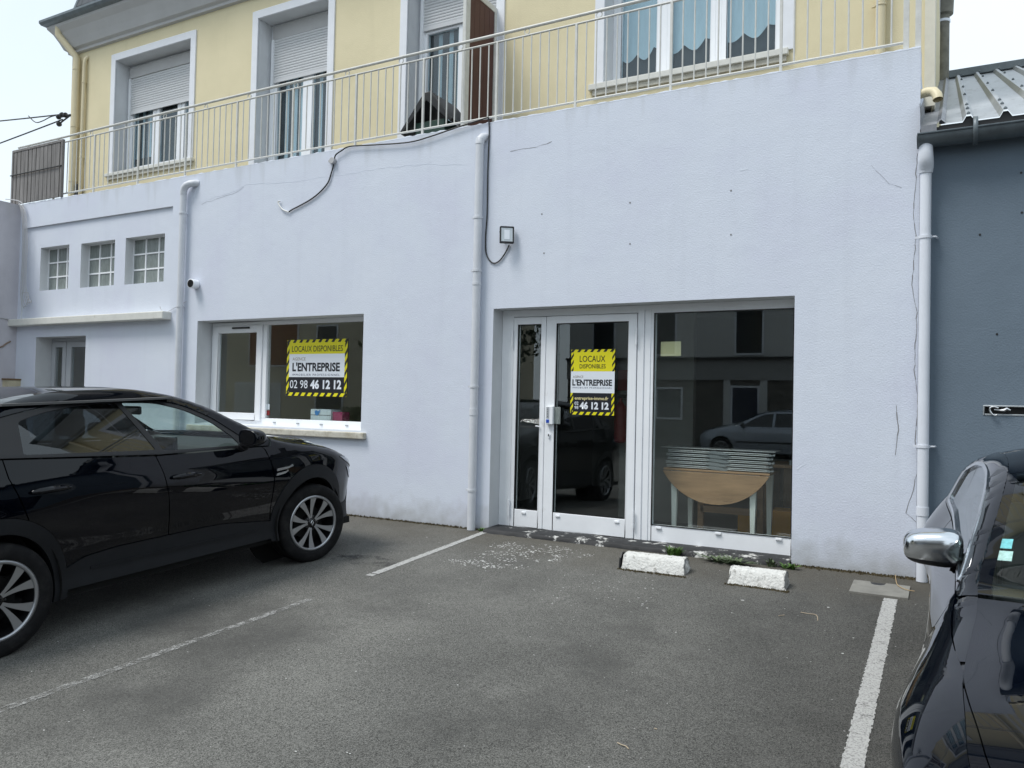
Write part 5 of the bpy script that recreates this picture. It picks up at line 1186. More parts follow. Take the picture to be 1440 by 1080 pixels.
def mirror_unit(car, cx, cy, cz, sx, sy, sz, sg, shell, foot, stalk_to, gm=None, e1=.75, e2=.85):
    """door mirror: rounded shell, flat glass at the back, short foot"""
    t = MB(); n1, n2 = 22, 30
    def se(a, p): return math.copysign(abs(a)**p, a)
    def P(i, j):
        th = -math.pi/2+math.pi*i/n1; ph = 2*math.pi*j/n2
        x = se(math.cos(th),e1)*se(math.cos(ph),e2); y = se(math.cos(th),e1)*se(math.sin(ph),e2); z = se(math.sin(th),e1+.05)
        y = max(y, -.35) if y < 0 else y        # flat glass side towards the rear
        tap = 1-.22*(x+1)/2 ; z = z*tap-.05*(x+1)*.5
        return Vector((sg*(cx+x*sx), cy+y*sy-.12*sx*(x+1)*0, cz+z*sz))
    t.grid(lambda i, j: P(i, j), list(range(n1+1)), list(range(n2+1)))
    for k, f in enumerate(t.f):
        if sum(t.v[i].z for i in f)/len(f) < cz-sz*.52: t.mi[k] = 1
    o = t.build('door_mirror', [shell, foot], smooth=True, angle=50); car.own(o)
    q = MB(); q.tube([Vector((sg*(cx-sx*.7),cy-.01,cz-sz*.75)), Vector((sg*((cx-sx+stalk_to[0])/2),cy-.0,cz-sz*1.0)), Vector((sg*stalk_to[0],stalk_to[1],stalk_to[2]))], [.040,.036,.040], 12)
    f = q.build('mirror_foot', foot, smooth=True); f.matrix_parent_inverse = Matrix.Identity(4); f.parent = o
    b = MB(); y = cy-.35*sy-.002
    b.prism([(sg*(cx+sx*.80*math.cos(2*math.pi*k/20)), cz+sz*.78*math.sin(2*math.pi*k/20)) for k in range(20)], y-.002, y, 'y'); b.build('mirror_glass', gm or M['chrome'], o)
    return o
def interior(car, yw, yr, zfl, hw, zbelt, rhd=False, wheel_u=-.36, seats=True):
    q = MB(); q.box(-hw,hw,yr,yw+.35,zfl-.04,zfl); car.own(q.build('cabin_floor', M['inner']))
    q = MB(); prof = [(yw+.30,zbelt-.03),(yw+.05,zbelt+.01),(yw-.28,zbelt-.02),(yw-.34,zbelt-.10),(yw-.30,zbelt-.35),(yw-.1,zbelt-.5),(yw+.30,zbelt-.5)]
    q.prism(prof, -hw+.03, hw-.03, 'x'); d = car.own(q.build('dashboard', M['inner'], bevel=.02))
    q = MB().box(-.13,.13,yw-.40,yw-.36,zbelt-.16,zbelt+.05); car.own(q.build('centre_screen', M['gloss'], bevel=.01))
    c = Vector((wheel_u, yw-.46, zbelt-.06)); q = MB(); rot = Matrix.Rotation(R(-25),3,'X')
    q.tube([c+rot@Vector((.185*math.cos(2*math.pi*k/32),0,.185*math.sin(2*math.pi*k/32))) for k in range(32)], .016, 8, closed=True)
    for a in (0,math.pi,-math.pi/2): q.tube([c, c+rot@Vector((.18*math.cos(a),0,.18*math.sin(a)))], .02, 6)
    q.lathe([(-.03,.06),(.03,.07),(.15,.05)], 'y', c, 16); car.own(q.build('steering_wheel', M['inner'], smooth=True))
    if seats:
        for (x, y) in ((-.36,yw-1.02),(.36,yw-1.02)):
            q = MB(); q.box(x-.25,x+.25,y-.22,y+.28,zbelt-.62,zbelt-.45); q.add([(x-.24,y-.20,zbelt-.5),(x+.24,y-.20,zbelt-.5),(x+.24,y-.34,zbelt-.5),(x-.24,y-.34,zbelt-.5),(x-.22,y-.36,zbelt+.12),(x+.22,y-.36,zbelt+.12),(x+.22,y-.46,zbelt+.12),(x-.22,y-.46,zbelt+.12)], [(0,3,2,1),(4,5,6,7),(0,1,5,4),(1,2,6,5),(2,3,7,6),(3,0,4,7)])
            so_ = car.own(q.build('front_seat', M['seat'], bevel=.045, seg=3, smooth=True)); h_ = MB().box(x-.13,x+.13,y-.47,y-.38,zbelt+.15,zbelt+.31); h_.build('headrest', M['seat'], so_, bevel=.035, seg=3, smooth=True)
        q = MB(); q.box(-.6,.6,yr+.05,yr+.35,zbelt-.6,zbelt-.42); q.box(-.6,.6,yr-.0,yr+.14,zbelt-.45,zbelt+.05); bs = car.own(q.build('rear_bench', M['seat'], bevel=.04, smooth=True))
        for x in (-.36,0,.36): MB().box(x-.13,x+.13,yr+.02,yr+.11,zbelt+.06,zbelt+.2).build('headrest', M['seat'], bs, bevel=.03, smooth=True)
def place(name, loc, up_tilt, rz, label, cat='car'):
    mw = Matrix.Translation(loc) @ Matrix.Rotation(up_tilt,4,'X') @ Matrix.Rotation(rz,4,'Z')
    e = bpy.data.objects.new(name, None); sc.collection.objects.link(e); e.matrix_world = mw; e.empty_display_size = .3
    tag(e, label, cat); return e, mw
# ======================= black coupe-roofed crossover on the left
e, mw = place('parked_car', (-5.86,-1.88,gz(-1.88)), 5.28e-2, 0, 'black coupe-roofed crossover parked nose to the wall at the left')
gauss = lambda x, s_: math.exp(-(x/s_)**2)
A = Car(dict(
  edge=pchip([(-3.62,1.00),(-3.4,1.10),(-3.1,1.26),(-2.7,1.415),(-2.4,1.530),(-2.0,1.582),(-1.6,1.583),(-1.25,1.536),(-.95,1.442),(-.65,1.283),(-.35,1.128),(-.1,1.070),(.2,1.020),(.45,.945),(.62,.875),(.74,.80)]),
  cen=pchip([(-3.62,1.05),(-3.4,1.16),(-3.1,1.33),(-2.7,1.49),(-2.4,1.555),(-2.0,1.605),(-1.6,1.601),(-1.25,1.545),(-.95,1.449),(-.65,1.290),(-.35,1.140),(-.1,1.110),(.2,1.065),(.45,.985),(.62,.90),(.74,.82)]),
  plan=pchip([(-3.62,.70),(-3.4,.80),(-3.1,.87),(-2.66,.905),(-1.8,.905),(-.9,.905),(0,.910),(.3,.895),(.5,.855),(.64,.79),(.72,.71),(.76,.62)]),
  belt=pchip([(-3.6,1.25),(-2.6,1.20),(-1.5,1.125),(-.6,1.095),(-.3,1.10),(.8,1.10)]),
  low=pchip([(0,.06),(.14,.05),(.24,.045),(.34,.055),(.44,.050),(.60,.020),(.72,.006),(.80,.004),(.86,.012),(.93,.034),(1,.058)]),
  tumble=.50, tcurve=.25, bump=lambda y, z: .028*(gauss(y,.42)+gauss(y+2.665,.45))*gauss(z-.72,.28),
  fil=pchip([(-3.6,.07),(-.6,.05),(-.2,.07),(.3,.10),(.75,.09)]), tp=2.4, bow=pchip([(-3.6,0),(-1.6,0),(-1.2,.02),(-.35,.12),(0,.14),(.5,.12),(.76,.10)]),
  crease=lambda y, u: .012*gauss(abs(u)-.62,.07)*(1 if y > -.3 else 0)*max(0, 1-abs((y-.1)/.6))), e, mw)
zA = lambda y: A.edge(y)-.00004
AF = A.arch(0,.455,.497,.372,-12,192); AR = A.arch(-2.665,.455,.470,.365,-12,192)
def along(f, y0, y1, n=24): return [(y0+(y1-y0)*i/n, f(y0+(y1-y0)*i/n)) for i in range(n+1)]
for sg in (1,-1):
    P_ = M['blackpaint']
    FG = rounded([(-1.455,1.133),(-.74,1.110),(-.80,1.19),(-.95,1.315),(-1.15,1.418),(-1.38,1.480),(-1.655,1.492)], [.02,.03,.0,.05,.08,.08,.025])
    RG = rounded([(-2.46,1.203),(-1.52,1.145),(-1.70,1.494),(-1.98,1.488),(-2.25,1.452),(-2.43,1.405)], [.02,.02,.02,.08,.08,.03])
    QG = rounded([(-2.63,1.225),(-3.22,1.262),(-3.02,1.318),(-2.78,1.372),(-2.575,1.408)][::-1], [.02,.05,.05,.03,.02])
    DLO = rounded([(-3.36,1.255),(-2.6,1.192),(-1.5,1.108),(-.56,1.083),(-.72,1.185),(-.93,1.345),(-1.15,1.450),(-1.42,1.509),(-1.75,1.518),(-2.05,1.512),(-2.4,1.462),(-2.75,1.390),(-3.05,1.322)], [.03,0,0,.03,.05,.08,.08,.08,.05,.08,.08,.08,.05])
    DLO = [(a_, min(b_, zA(a_)-.004)) for a_, b_ in DLO]
    # lower edge of the greenhouse
    def beltl(y): return pchip([(-3.36,1.249),(-2.6,1.186),(-1.5,1.102),(-.56,1.078),(-.4,1.075)])(y)
    rail_ = [(-3.36,1.252)]+along(zA,-3.36,-.40,50)+[(-.44,1.078),(-.56,1.080)]
    A.panel('roof_rail', [(-3.40,1.245)]+along(zA,-3.42,-.42,60)+[(-.46,1.080)], P_, sg, 0, .012, holes=[DLO])
    wf = A.panel('window_surround', offset(DLO,-.0025), M['satin'], sg, -.006, .01, holes=[FG,RG,QG])
    for nm, pl, g_ in (('front_window',FG,'cglass'),('rear_window',RG,'pglass'),('quarter_window',QG,'pglass')): A.panel(nm, offset(pl,-.001), M[g_], sg, -.010, .0)
    # doors, wing and quarter
    A.panel('front_door', rounded([(-1.535,1.098),(-1.500,.98),(-1.462,.80),(-1.448,.62),(-1.440,.515),(-.98,.515),(-.50,.452),(-.462,.452),(-.470,.60),(-.452,.80),(-.480,.95),(-.510,1.05),(-.540,1.074)], [.01,.06,.08,.05,.01,.2,.02,.01,.06,.06,.04,.03,.01]), P_, sg, 0, .02)
    rd = [(-1.543,1.099),(-1.508,.98),(-1.470,.80),(-1.456,.62),(-1.448,.515),(-1.85,.515),(-2.10,.495),(-2.205,.450)]+[q_ for q_ in A.arch(-2.665,.462,.478,.365,12,58,14)]+[(-2.475,.80),(-2.52,.93),(-2.575,1.07),(-2.590,1.182)]
    A.panel('rear_door', rd, P_, sg, 0, .02)
    fw = [(-.532,1.072),(-.50,1.05),(-.470,.95),(-.442,.80),(-.460,.60),(-.452,.452)]+A.arch(0,.462,.505,.372,170,8,40)+[(.52,.44),(.60,.46),(.66,.50),(.70,.60)]+along(zA,.738,-.40,40)+[(-.44,1.072)]
    A.panel('front_wing', fw, P_, sg, 0, .02)
    qp = [(-2.598,1.182),(-2.583,1.07),(-2.528,.93),(-2.483,.80)]+A.arch(-2.665,.462,.478,.365,66,172,30)+[(-3.2,.45),(-3.45,.50),(-3.60,.62),(-3.62,.80),(-3.62,.995),(-3.45,1.07),(-3.42,1.24),(-3.36,1.246)]
    A.panel('rear_quarter', qp, P_, sg, 0, .02)
    # grey cladding
    A.panel('wheel_arch_trim', A.arch(0,.458,.500,.372,192,-14,44)+A.arch(0,.372,.402,.355,-16,194,40), M['clad'], sg, .006, .05)
    A.panel('wheel_arch_trim', A.arch(-2.665,.458,.474,.365,192,-14,44)+A.arch(-2.665,.372,.392,.352,-16,194,40), M['clad'], sg, .006, .05)
    A.panel('sill_cladding', rounded([(-2.215,.300),(-.447,.292),(-.455,.440),(-.50,.446),(-.98,.508),(-1.442,.508),(-1.446,.30)][0:2]+[(-.453,.443),(-.52,.449),(-.98,.508),(-1.435,.508),(-1.85,.508),(-2.09,.488),(-2.215,.440)], [0,0,0,.05,.15,.05,.15,.05,0]), M['clad'], sg, .006, .03)
    A.panel('sill_rib', [(-2.05,.400),(-.60,.382),(-.60,.396),(-2.05,.415)], M['clad'], sg, .013, .01)
    A.panel('lower_bumper', rounded([(.452,.30),(.70,.30),(.73,.42),(.71,.60),(.66,.495),(.60,.455),(.455,.44)], .03), M['clad'], sg, .004, .03)
    A.panel('headlight', rounded([(.40,.905),(.55,.868),(.70,.800),(.725,.745),(.64,.79),(.50,.850)], .012), M['lamp'], sg, .006, .008)
    A.panel('lamp_band', rounded([(.52,.800),(.66,.735),(.665,.66),(.60,.70)], .012), M['lamp'], sg, .006, .004)
    # door seam shadow, handles, badge, flap
    for hy, hz in ((-1.305,.930),(-2.325,.968)):
        cup = A.panel('handle_recess', [(hy+.05+.105*math.cos(a_*math.pi/12), hz+.032*math.sin(a_*math.pi/12)) for a_ in range(24)], M['gloss'], sg, .0015, 0)
        q = MB(); P2 = [(hy-.135,hz+.004),(hy-.10,hz+.008),(hy-.03,hz+.010),(hy+.04,hz+.010),(hy+.11,hz+.004)]
        q.tube([Vector((sg*(A.W(y_,z_)+ (.034 if 0 < k < 4 else .012)), y_, z_)) for k, (y_,z_) in enumerate(P2)], [.011,.020,.021,.019,.011], 10)
        A.own(q.build('door_handle', P_, smooth=True))
    for dz in (0,-.038): A.panel('chrome_badge', rounded([(-.425+dz*.2,.862+dz),(-.300+dz,.872+dz),(-.24+dz*1.5,.888+dz),(-.25+dz*1.5,.905+dz),(-.285+dz,.890+dz),(-.42,.884+dz)], .006), M['satinchrome'], sg, .006, .006)
    if sg == 1: A.panel('fuel_flap', [(-2.90+.10*se_, .965+.10*te_) for se_, te_ in [(math.copysign(abs(math.cos(k*math.pi/16))**.6, math.cos(k*math.pi/16)), math.copysign(abs(math.sin(k*math.pi/16))**.6, math.sin(k*math.pi/16))) for k in range(32)]], P_, sg, .0012, .003)
    wb = wheel(A, .04, sg, R(-11) if sg > 0 else R(-11), xo=.912) if sg == 1 else wheel(A, .04, sg, R(-11), xo=.912, base=wb)
    wheel(A, -2.665, sg, 0, xo=.912, base=wb)
    mirror_unit(A, .985,-.765,1.175,.105,.115,.078, sg, M['blackpaint'], M['satin'], (.86,-.72,1.10), gm=M['gloss'])  # mirror glass coloured black for the dark car side it would reflect
# inner liner behind the panels so that gaps read dark
for sg in (1,-1):
    body = [(-3.58,.50),(-3.2,.45)]+A.arch(-2.665,.40,.42,.36,180,0,24)+[(-2.2,.30),(-.45,.30)]+A.arch(0,.40,.42,.36,180,0,24)+[(.45,.42),(.62,.46),(.68,.55)]+[(.70,.78),(.45,.90),(.2,.97),(-.35,1.045),(-.52,1.05),(-1.5,1.07),(-2.6,1.15),(-3.3,1.21),(-3.42,1.05),(-3.58,.95)]
    A.panel('inner_shell', body, M['under'], sg, -.024, 0, st=.06)
    for yc in (0,-2.665):
        q = MB(); q.grid(lambda x_, a_: (sg*x_, yc+.405*math.cos(a_), .36+.43*math.sin(a_)), [.55,.885], [R(-15+210*i/24) for i in range(25)]); q.prism([(yc+.43*math.cos(R(a_)), .36+.43*math.sin(R(a_))) for a_ in range(0,360,15)], sg*.53, sg*.55, 'x')
        A.own(q.build('wheel_housing', M['under'], fix=False))
A.strip('bonnet', -.30, .70, -.93, .93, M['blackpaint'], lip=.02); 
for u0, u1 in ((-.999,-.937),(.937,.999)): A.strip('bonnet_edge', -.40, .738, u0, u1, M['blackpaint'], nu=2)
A.strip('front_panel', .705, .738, -.93, .93, M['gloss'])
A.strip('scuttle', -.40, -.308, -.93, .93, M['satin'])
A.strip('windscreen_header', -1.20, -1.095, -.999, .999, M['blackpaint'], nu=30)
A.strip('windscreen', -1.09, -.405, -.90, .90, M['cglass'])
for u0, u1 in ((-.999,-.9),(.9,.999)): A.strip('windscreen_pillar', -1.09, -.40, u0, u1, M['blackpaint'], nu=3)
A.strip('roof', -2.55, -1.205, -.999, .999, M['blackpaint'], nu=40)
A.strip('rear_screen', -3.30, -2.56, -.86, .86, M['pglass'])
for u0, u1 in ((-.999,-.86),(.86,.999)): A.strip('rear_pillar', -3.30, -2.555, u0, u1, M['blackpaint'], nu=3)
A.strip('tailgate', -3.62, -3.305, -.999, .999, M['blackpaint'])
A.nose(.738, .30, M['clad'], 1, .13); A.nose(-3.62, .40, M['blackpaint'], -1, .12, name='rear_bumper')
q = MB().box(-.38,.38,.78,.862,.47,.68); A.own(q.build('grille', M['satin'], bevel=.02))
q = MB()
for i in range(7): q.box(-.36,.36,.862,.870,.48+.028*i,.487+.028*i)
A.own(q.build('grille_bars', M['gloss'])); A.own(MB().box(-.26,.26,.85,.872,.36,.45).build('number_plate', M['plate'], bevel=.003))
A.own(MB().box(-.80,.80,-3.5,.62,.24,.30).build('underbody', M['under']))
# bonnet shut line seen from the side, roof shark aerial, inside
interior(A, -.42, -2.55, .45, .76, 1.10, wheel_u=-.37)
MB().box(-.11,.11,-1.13,-1.10,1.355,1.425).build('interior_mirror', M['satin'], None, bevel=.02, smooth=True); im = bpy.data.objects['interior_mirror']; A.own(im)
q = MB().prism([(-2.62,1.52),(-2.42,1.575),(-2.50,1.61),(-2.56,1.605)], -.02,.02,'x'); A.own(q.build('roof_aerial', M['blackpaint'], bevel=.006))
A.own(MB().box(-.68,.68,-2.5,-1.25,1.50,1.515).build('headlining', mat('headlining', (.10,.10,.10), .9)))
# ======================= dark coupe on the right, nose towards the camera
e2, mw2 = place('parked_coupe', (.83,-4.75,gz(-4.75)), 5.28e-2, math.pi, 'dark blue-black coupe with chrome mirror shell at the right edge, nose towards the street', 'car')
C_ = Car(dict(
  edge=pchip([(-3.80,.90),(-3.55,.985),(-3.2,1.055),(-2.9,1.145),(-2.6,1.24),(-2.3,1.292),(-2.0,1.310),(-1.75,1.298),(-1.5,1.250),(-1.2,1.145),(-.95,1.040),(-.74,.955),(-.5,.915),(-.2,.885),(.1,.860),(.4,.800),(.6,.735),(.74,.66)]),
  cen=pchip([(-3.80,.96),(-3.55,1.02),(-3.2,1.13),(-2.9,1.235),(-2.6,1.315),(-2.3,1.37),(-2.0,1.385),(-1.75,1.368),(-1.5,1.31),(-1.2,1.20),(-.95,1.08),(-.74,.995),(-.5,.965),(-.2,.935),(.1,.900),(.4,.840),(.6,.765),(.74,.68)]),
  plan=pchip([(-3.80,.70),(-3.5,.82),(-3.1,.90),(-2.75,.925),(-2.2,.905),(-1.4,.90),(-.7,.905),(-.1,.925),(.25,.905),(.45,.86),(.6,.79),(.70,.70),(.76,.62)]),
  belt=pchip([(-3.8,1.0),(-2.7,.975),(-1.5,.945),(-.7,.935),(.8,.935)]),
  low=pchip([(0,.10),(.18,.07),(.30,.055),(.45,.035),(.60,.012),(.72,.0),(.80,.006),(.88,.038),(.95,.075),(1,.105)]),
  tumble=.36, tcurve=.22, bump=lambda y, z: .040*(gauss(y-.02,.50)+gauss(y+2.75,.50))*gauss(z-.70,.24),
  fil=pchip([(-3.8,.09),(-2.9,.07),(-.9,.06),(-.5,.09),(.3,.12),(.75,.10)]), tp=2.3, bow=pchip([(-3.6,0),(-1.9,0),(-1.5,.05),(-.74,.20),(-.4,.17),(.3,.12),(.76,.10)]),
  crease=lambda y, u: 0.0), e2, mw2)
zC_ = lambda y: C_.edge(y)-.00004
GAP = pchip([(-.74,.040),(-.6,.032),(-.45,.020),(-.3,.008),(-.2,.002),(-.14,.0001),(.76,.0)])
ULIM = pchip([(-.74,.9995),(-.12,.9995),(.05,.985),(.25,.955),(.45,.93),(.76,.90)])
for sg in (1,-1):
    P_ = M['navypaint']
    SG = rounded([(-2.62,.995),(-1.9,.967),(-.89,.957),(-1.05,1.03),(-1.28,1.125),(-1.52,1.198),(-1.80,1.238),(-2.05,1.243),(-2.35,1.220),(-2.60,1.150)], [.03,0,.03,0,.06,.08,.08,.08,.08,.05])
    SG = [(a_, min(b_, zC_(a_)-.030)) for a_, b_ in SG]
    DL_ = offset(SG, .016)
    C_.panel('roof_rail', [(-3.3,1.02)]+along(zC_,-3.32,-.72,60)+[(-.76,.930),(-1.5,.938),(-2.7,.965)], P_, sg, 0, .012, holes=[DL_])
    C_.panel('chrome_window_trim', offset(DL_,-.001), M['satinchrome'], sg, .006, .012, holes=[offset(SG,-.001)])
    C_.panel('side_window', SG, M['cglass'], sg, -.006, 0)
    CF = lambda a0, a1, n=36: C_.arch(0,.370,.375,.340,a0,a1,n)
    C_.panel('door', rounded([(-2.20,.948),(-2.22,.80),(-2.12,.55),(-2.10,.30),(-.66,.30),(-.64,.60),(-.70,.85),(-.78,.925),(-1.5,.932)], [.02,.06,.08,.08,.05,.06,.06,.02,0]), P_, sg, 0, .02)
    C_.panel('front_wing', [(-.77,.922),(-.69,.85),(-.63,.60),(-.65,.30),(-.36,.30)]+CF(186,-6)+[(.45,.30),(.66,.32),(.70,.45),(.70,.58)]+along(lambda y: zC_(y)-GAP(y),.735,-.70,40), P_, sg, 0, .025)
    for ya, yb in ((-.30,-.08),(-.735,-.655)): C_.panel('wing_flange', along(lambda y: zC_(y)-.03,ya,yb,12)+along(zC_,yb,ya,12), M['gloss'], sg, -.0035, 0, st=.015)
    C_.panel('bonnet_flank', along(lambda y: zC_(y)-GAP(y)*.86,-.70,-.20,44)+along(zC_,-.20,-.70,60), P_, sg, 0, .0, st=.02)
    C_.panel('rear_quarter', [(-2.21,.948),(-2.23,.80),(-2.13,.55),(-2.11,.30),(-2.37,.30)]+C_.arch(-2.75,.370,.375,.340,-6,186,30)+[(-3.3,.32),(-3.6,.40),(-3.76,.55),(-3.80,.75),(-3.80,.89)]+[q_ for q_ in along(zC_,-3.79,-3.34,10)]+[(-2.7,.962)], P_, sg, 0, .02)
    if sg == 1: wc = wheel(C_, 0, sg, 0, rr=.330, wd=.24, rim=.232, xo=.915, spokes='thin')
    else: wheel(C_, 0, sg, 0, rr=.330, wd=.24, xo=.915, base=wc)
    wheel(C_, -2.75, sg, 0, rr=.330, wd=.24, xo=.915, base=wc)
    C_.panel('headlight', rounded([(.40,.70),(.66,.66),(.71,.58),(.62,.56),(.44,.60)], .02), M['lamp'], sg, .006, .008)
    hy, hz = -1.98, .80; q = MB(); q.tube([Vector((sg*(C_.W(hy+k*.05,hz)+(.025 if k in (0,1,-1) else .004)), hy+k*.05, hz)) for k in (-2,-1,0,1,2)], .013, 10); C_.own(q.build('door_handle', P_, smooth=True))
    mirror_unit(C_, .880,-1.20,1.008,.108,.085,.080, sg, M['mirrorshell'], M['satin'], (.745,-1.06,.94), e1=.55, e2=.6)
    for yc in (0,-2.75):
        q = MB(); q.grid(lambda x_, a_: (sg*x_, yc+.385*math.cos(a_), .33+.395*math.sin(a_)), [.55,.89], [R(-15+210*i/24) for i in range(25)]); q.prism([(yc+.40*math.cos(R(a_)), .33+.40*math.sin(R(a_))) for a_ in range(0,360,15)], sg*.53, sg*.55, 'x')
        C_.own(q.build('wheel_housing', M['under'], fix=False))
    body = [(-3.70,.45)]+C_.arch(-2.75,.39,.39,.34,180,0,20)+[(-2.3,.26),(-.4,.26)]+C_.arch(0,.39,.39,.34,180,0,20)+[(.62,.36),(.66,.60),(.4,.74),(.1,.80),(-.5,.86),(-.8,.90),(-1.5,.91),(-2.7,.93),(-3.3,.96),(-3.7,.86)]
    C_.panel('inner_shell', body, M['under'], sg, -.026, 0, st=.06)
C_.strip('bonnet', -.70, .735, lambda y: -ULIM(y), lambda y: ULIM(y), M['navypaint'], nu=60, lip=.012)
for sg in (1,-1): C_.strip('wing_top', -.14, .735, (lambda y: sg*(ULIM(y)+.0045)) if sg > 0 else (lambda y: -.9997), (lambda y: .9997) if sg > 0 else (lambda y: -(ULIM(y)+.0045)), M['navypaint'], nu=6, lip=.01)
C_.strip('scuttle', -.73, -.705, -.90, .90, M['satin'], off=-.012)
C_.strip('windscreen', -1.58, -.735, -.945, .945, M['cglass'])
C_.strip('windscreen_band', -.80, -.735, -.94, .94, M['gloss'], off=-.004)
for u0, u1 in ((-.999,-.945),(.945,.999)): C_.strip('windscreen_pillar', -1.58, -.73, u0, u1, M['navypaint'], nu=3)
C_.strip('roof', -2.58, -1.585, -.999, .999, M['navypaint'], nu=40)
C_.strip('rear_screen', -3.35, -2.59, -.88, .88, M['pglass'])
for u0, u1 in ((-.999,-.88),(.88,.999)): C_.strip('rear_pillar', -3.35, -2.585, u0, u1, M['navypaint'], nu=3)
C_.strip('boot_lid', -3.80, -3.355, -.999, .999, M['navypaint'])
C_.nose(.735, .22, M['navypaint'], 1, .14); C_.nose(-3.80, .30, M['navypaint'], -1, .12, name='rear_bumper')
C_.own(MB().prism([(-.36,.56),(.36,.56),(.42,.50),(.34,.26),(-.34,.26),(-.42,.50)], .80,.885,'y').build('grille', M['satin'], bevel=.01))
C_.own(MB().box(-.80,.80,-3.6,.60,.17,.24).build('underbody', M['under']))
interior(C_, -.80, -2.45, .32, .74, .935, wheel_u=-.36)
C_.own(MB().box(-.10,.10,-1.52,-1.50,1.175,1.235).build('interior_mirror', M['satin'], bevel=.02, smooth=True))
for (u_, y_, mt_) in ((.925,-1.035,'sticker_a'),(.915,-.965,'sticker_b')):
    M[mt_] = mat(mt_, (.30,.70,.80) if mt_ == 'sticker_a' else (.66,.80,.80), .5, vary=.25, vscale=60)
    C_.strip('windscreen_sticker', y_-.028, y_+.028, u_-.03, u_+.03, M[mt_], off=-.003, ny=2, nu=2)
# ---------------------------------------------------------------- the other side of the street (seen mirrored in the panes and paint)
def tree(name, x, y, z, h, cr_, seed, label, lf, n=6000):
    rn = random.Random(seed); t = empty(name, (x,y,z), label, 'tree'); q = MB(); pts = [(0,0,0),(.05,.02,h*.3),(.0,.06,h*.6),(.03,.0,h*.9)]
    q.tube(pts, [h*.028,h*.022,h*.013,.02], 10)
    cl = []
    for i in range(16):
        a = rn.uniform(0,6.28); z0 = h*rn.uniform(.28,.75); L_ = cr_*rn.uniform(.5,.95); e_ = Vector((math.cos(a)*L_, math.sin(a)*L_, z0+h*rn.uniform(.08,.25))); q.tube([(0,0,z0),e_*.5+Vector((0,0,z0*.4)),e_], [h*.010,h*.007,.012], 6); cl.append(e_)
    q.build('trunk', mat('bark', (.08,.065,.05), .9), t, smooth=True)
    for i in range(14): cl.append(Vector((rn.gauss(0,cr_*.4), rn.gauss(0,cr_*.4), h*rn.uniform(.45,1.0))))
    q = MB()
    for i in range(n):
        c = rn.choice(cl); p = c+Vector((rn.gauss(0,1),rn.gauss(0,1),rn.gauss(0,.8)))*cr_*.22; s = rn.uniform(.06,.13)*h/6
        a = Vector((rn.uniform(-1,1),rn.uniform(-1,1),rn.uniform(-1,1))).normalized()*s; b = a.cross(Vector((rn.uniform(-1,1),rn.uniform(-1,1),rn.uniform(-1,1)))).normalized()*s*.6
        q.quad(p-a, p-b, p+a, p+b)
    q.build('crown', lf, t, fix=False); return t
M['crown'] = mat('tree_leaves', (.035,.06,.02), .8, vary=.5, vscale=2.5)
M['crown2'] = mat('conifer_leaves', (.02,.038,.02), .8, vary=.5, vscale=2.5)
M['white_house'] = mat('white_house_render', (.62,.62,.60), .9, vary=.06, vscale=1.5)
M['dstone'] = mat('dark_rubble_stone', (.13,.12,.105), .9, vary=.5, vscale=3, stretch=(1,1,2.4), bump=.6, bscale=12)
M['brick'] = mat('red_brown_brick', (.22,.10,.06), .9, vary=.25, vscale=4)
M['cream_house'] = mat('cream_house_render', (.55,.50,.38), .9, vary=.06, vscale=1.5)
M['dkglass'] = mat('dark_window', (.02,.025,.03), .1)
M['tiles'] = mat('dark_roof_tiles', (.05,.052,.06), .7, vary=.3, vscale=6)
M['navydoor'] = mat('navy_door', (.012,.018,.04), .4)
street = MB(); 
def house(name, x0, x1, yf, yb, z0, ze, zr, wallm, label, wins, axis='x', front=1, lower=None, zl=0):
    t = empty(name, ((x0+x1)/2,(yf+yb)/2,z0), label, 'house'); q = MB().box(x0,x1,min(yf,yb),max(yf,yb),z0-.5,ze); at(t, q.build('wall', wallm))
    if lower: at(t, MB().box(x0-.03,x1+.03,yf-(.0 if front < 0 else .04),yf+(.04 if front > 0 else 0),z0-.5,zl).build('stone_base', lower))
    q = MB(); ym = (yf+yb)/2; a, b = min(yf,yb)-.4, max(yf,yb)+.4
    if axis == 'x': q.prism([(a,ze),(b,ze),(ym,zr)], x0-.2, x1+.2, 'x')
    else:
        xm = (x0+x1)/2; q.prism([(x0-.4,ze),(x1+.4,ze),(xm,zr)], a+.2, b-.2, 'y')
    at(t, q.build('roof', M['tiles']))
    for (face, u0, u1, w0, w1, mt_) in wins:
        d = .03
        if face == 'y': y_ = yf+d*front; q = MB(); q.box(u0-.07,u1+.07,y_-.03,y_+.03,w0-.07,w1+.07); fo = at(t, q.build('window_frame', M['trim'])); g = MB().box(u0,u1,y_-.035,y_+.035,w0,w1).build('pane', mt_, fo)
        else: q = MB(); q.box(x0-d-.03,x0-d+.03,u0-.07,u1+.07,w0-.07,w1+.07); fo = at(t, q.build('window_frame', M['trim'])); g = MB().box(x0-d-.035,x0-d+.035,u0,u1,w0,w1).build('pane', mt_, fo)
        g.matrix_parent_inverse = fo.matrix_world.inverted() if False else Matrix.Identity(4); g.parent = fo
        g.matrix_parent_inverse = Matrix.Identity(4)
    return t
G = M['dkglass']; ZS = -.28
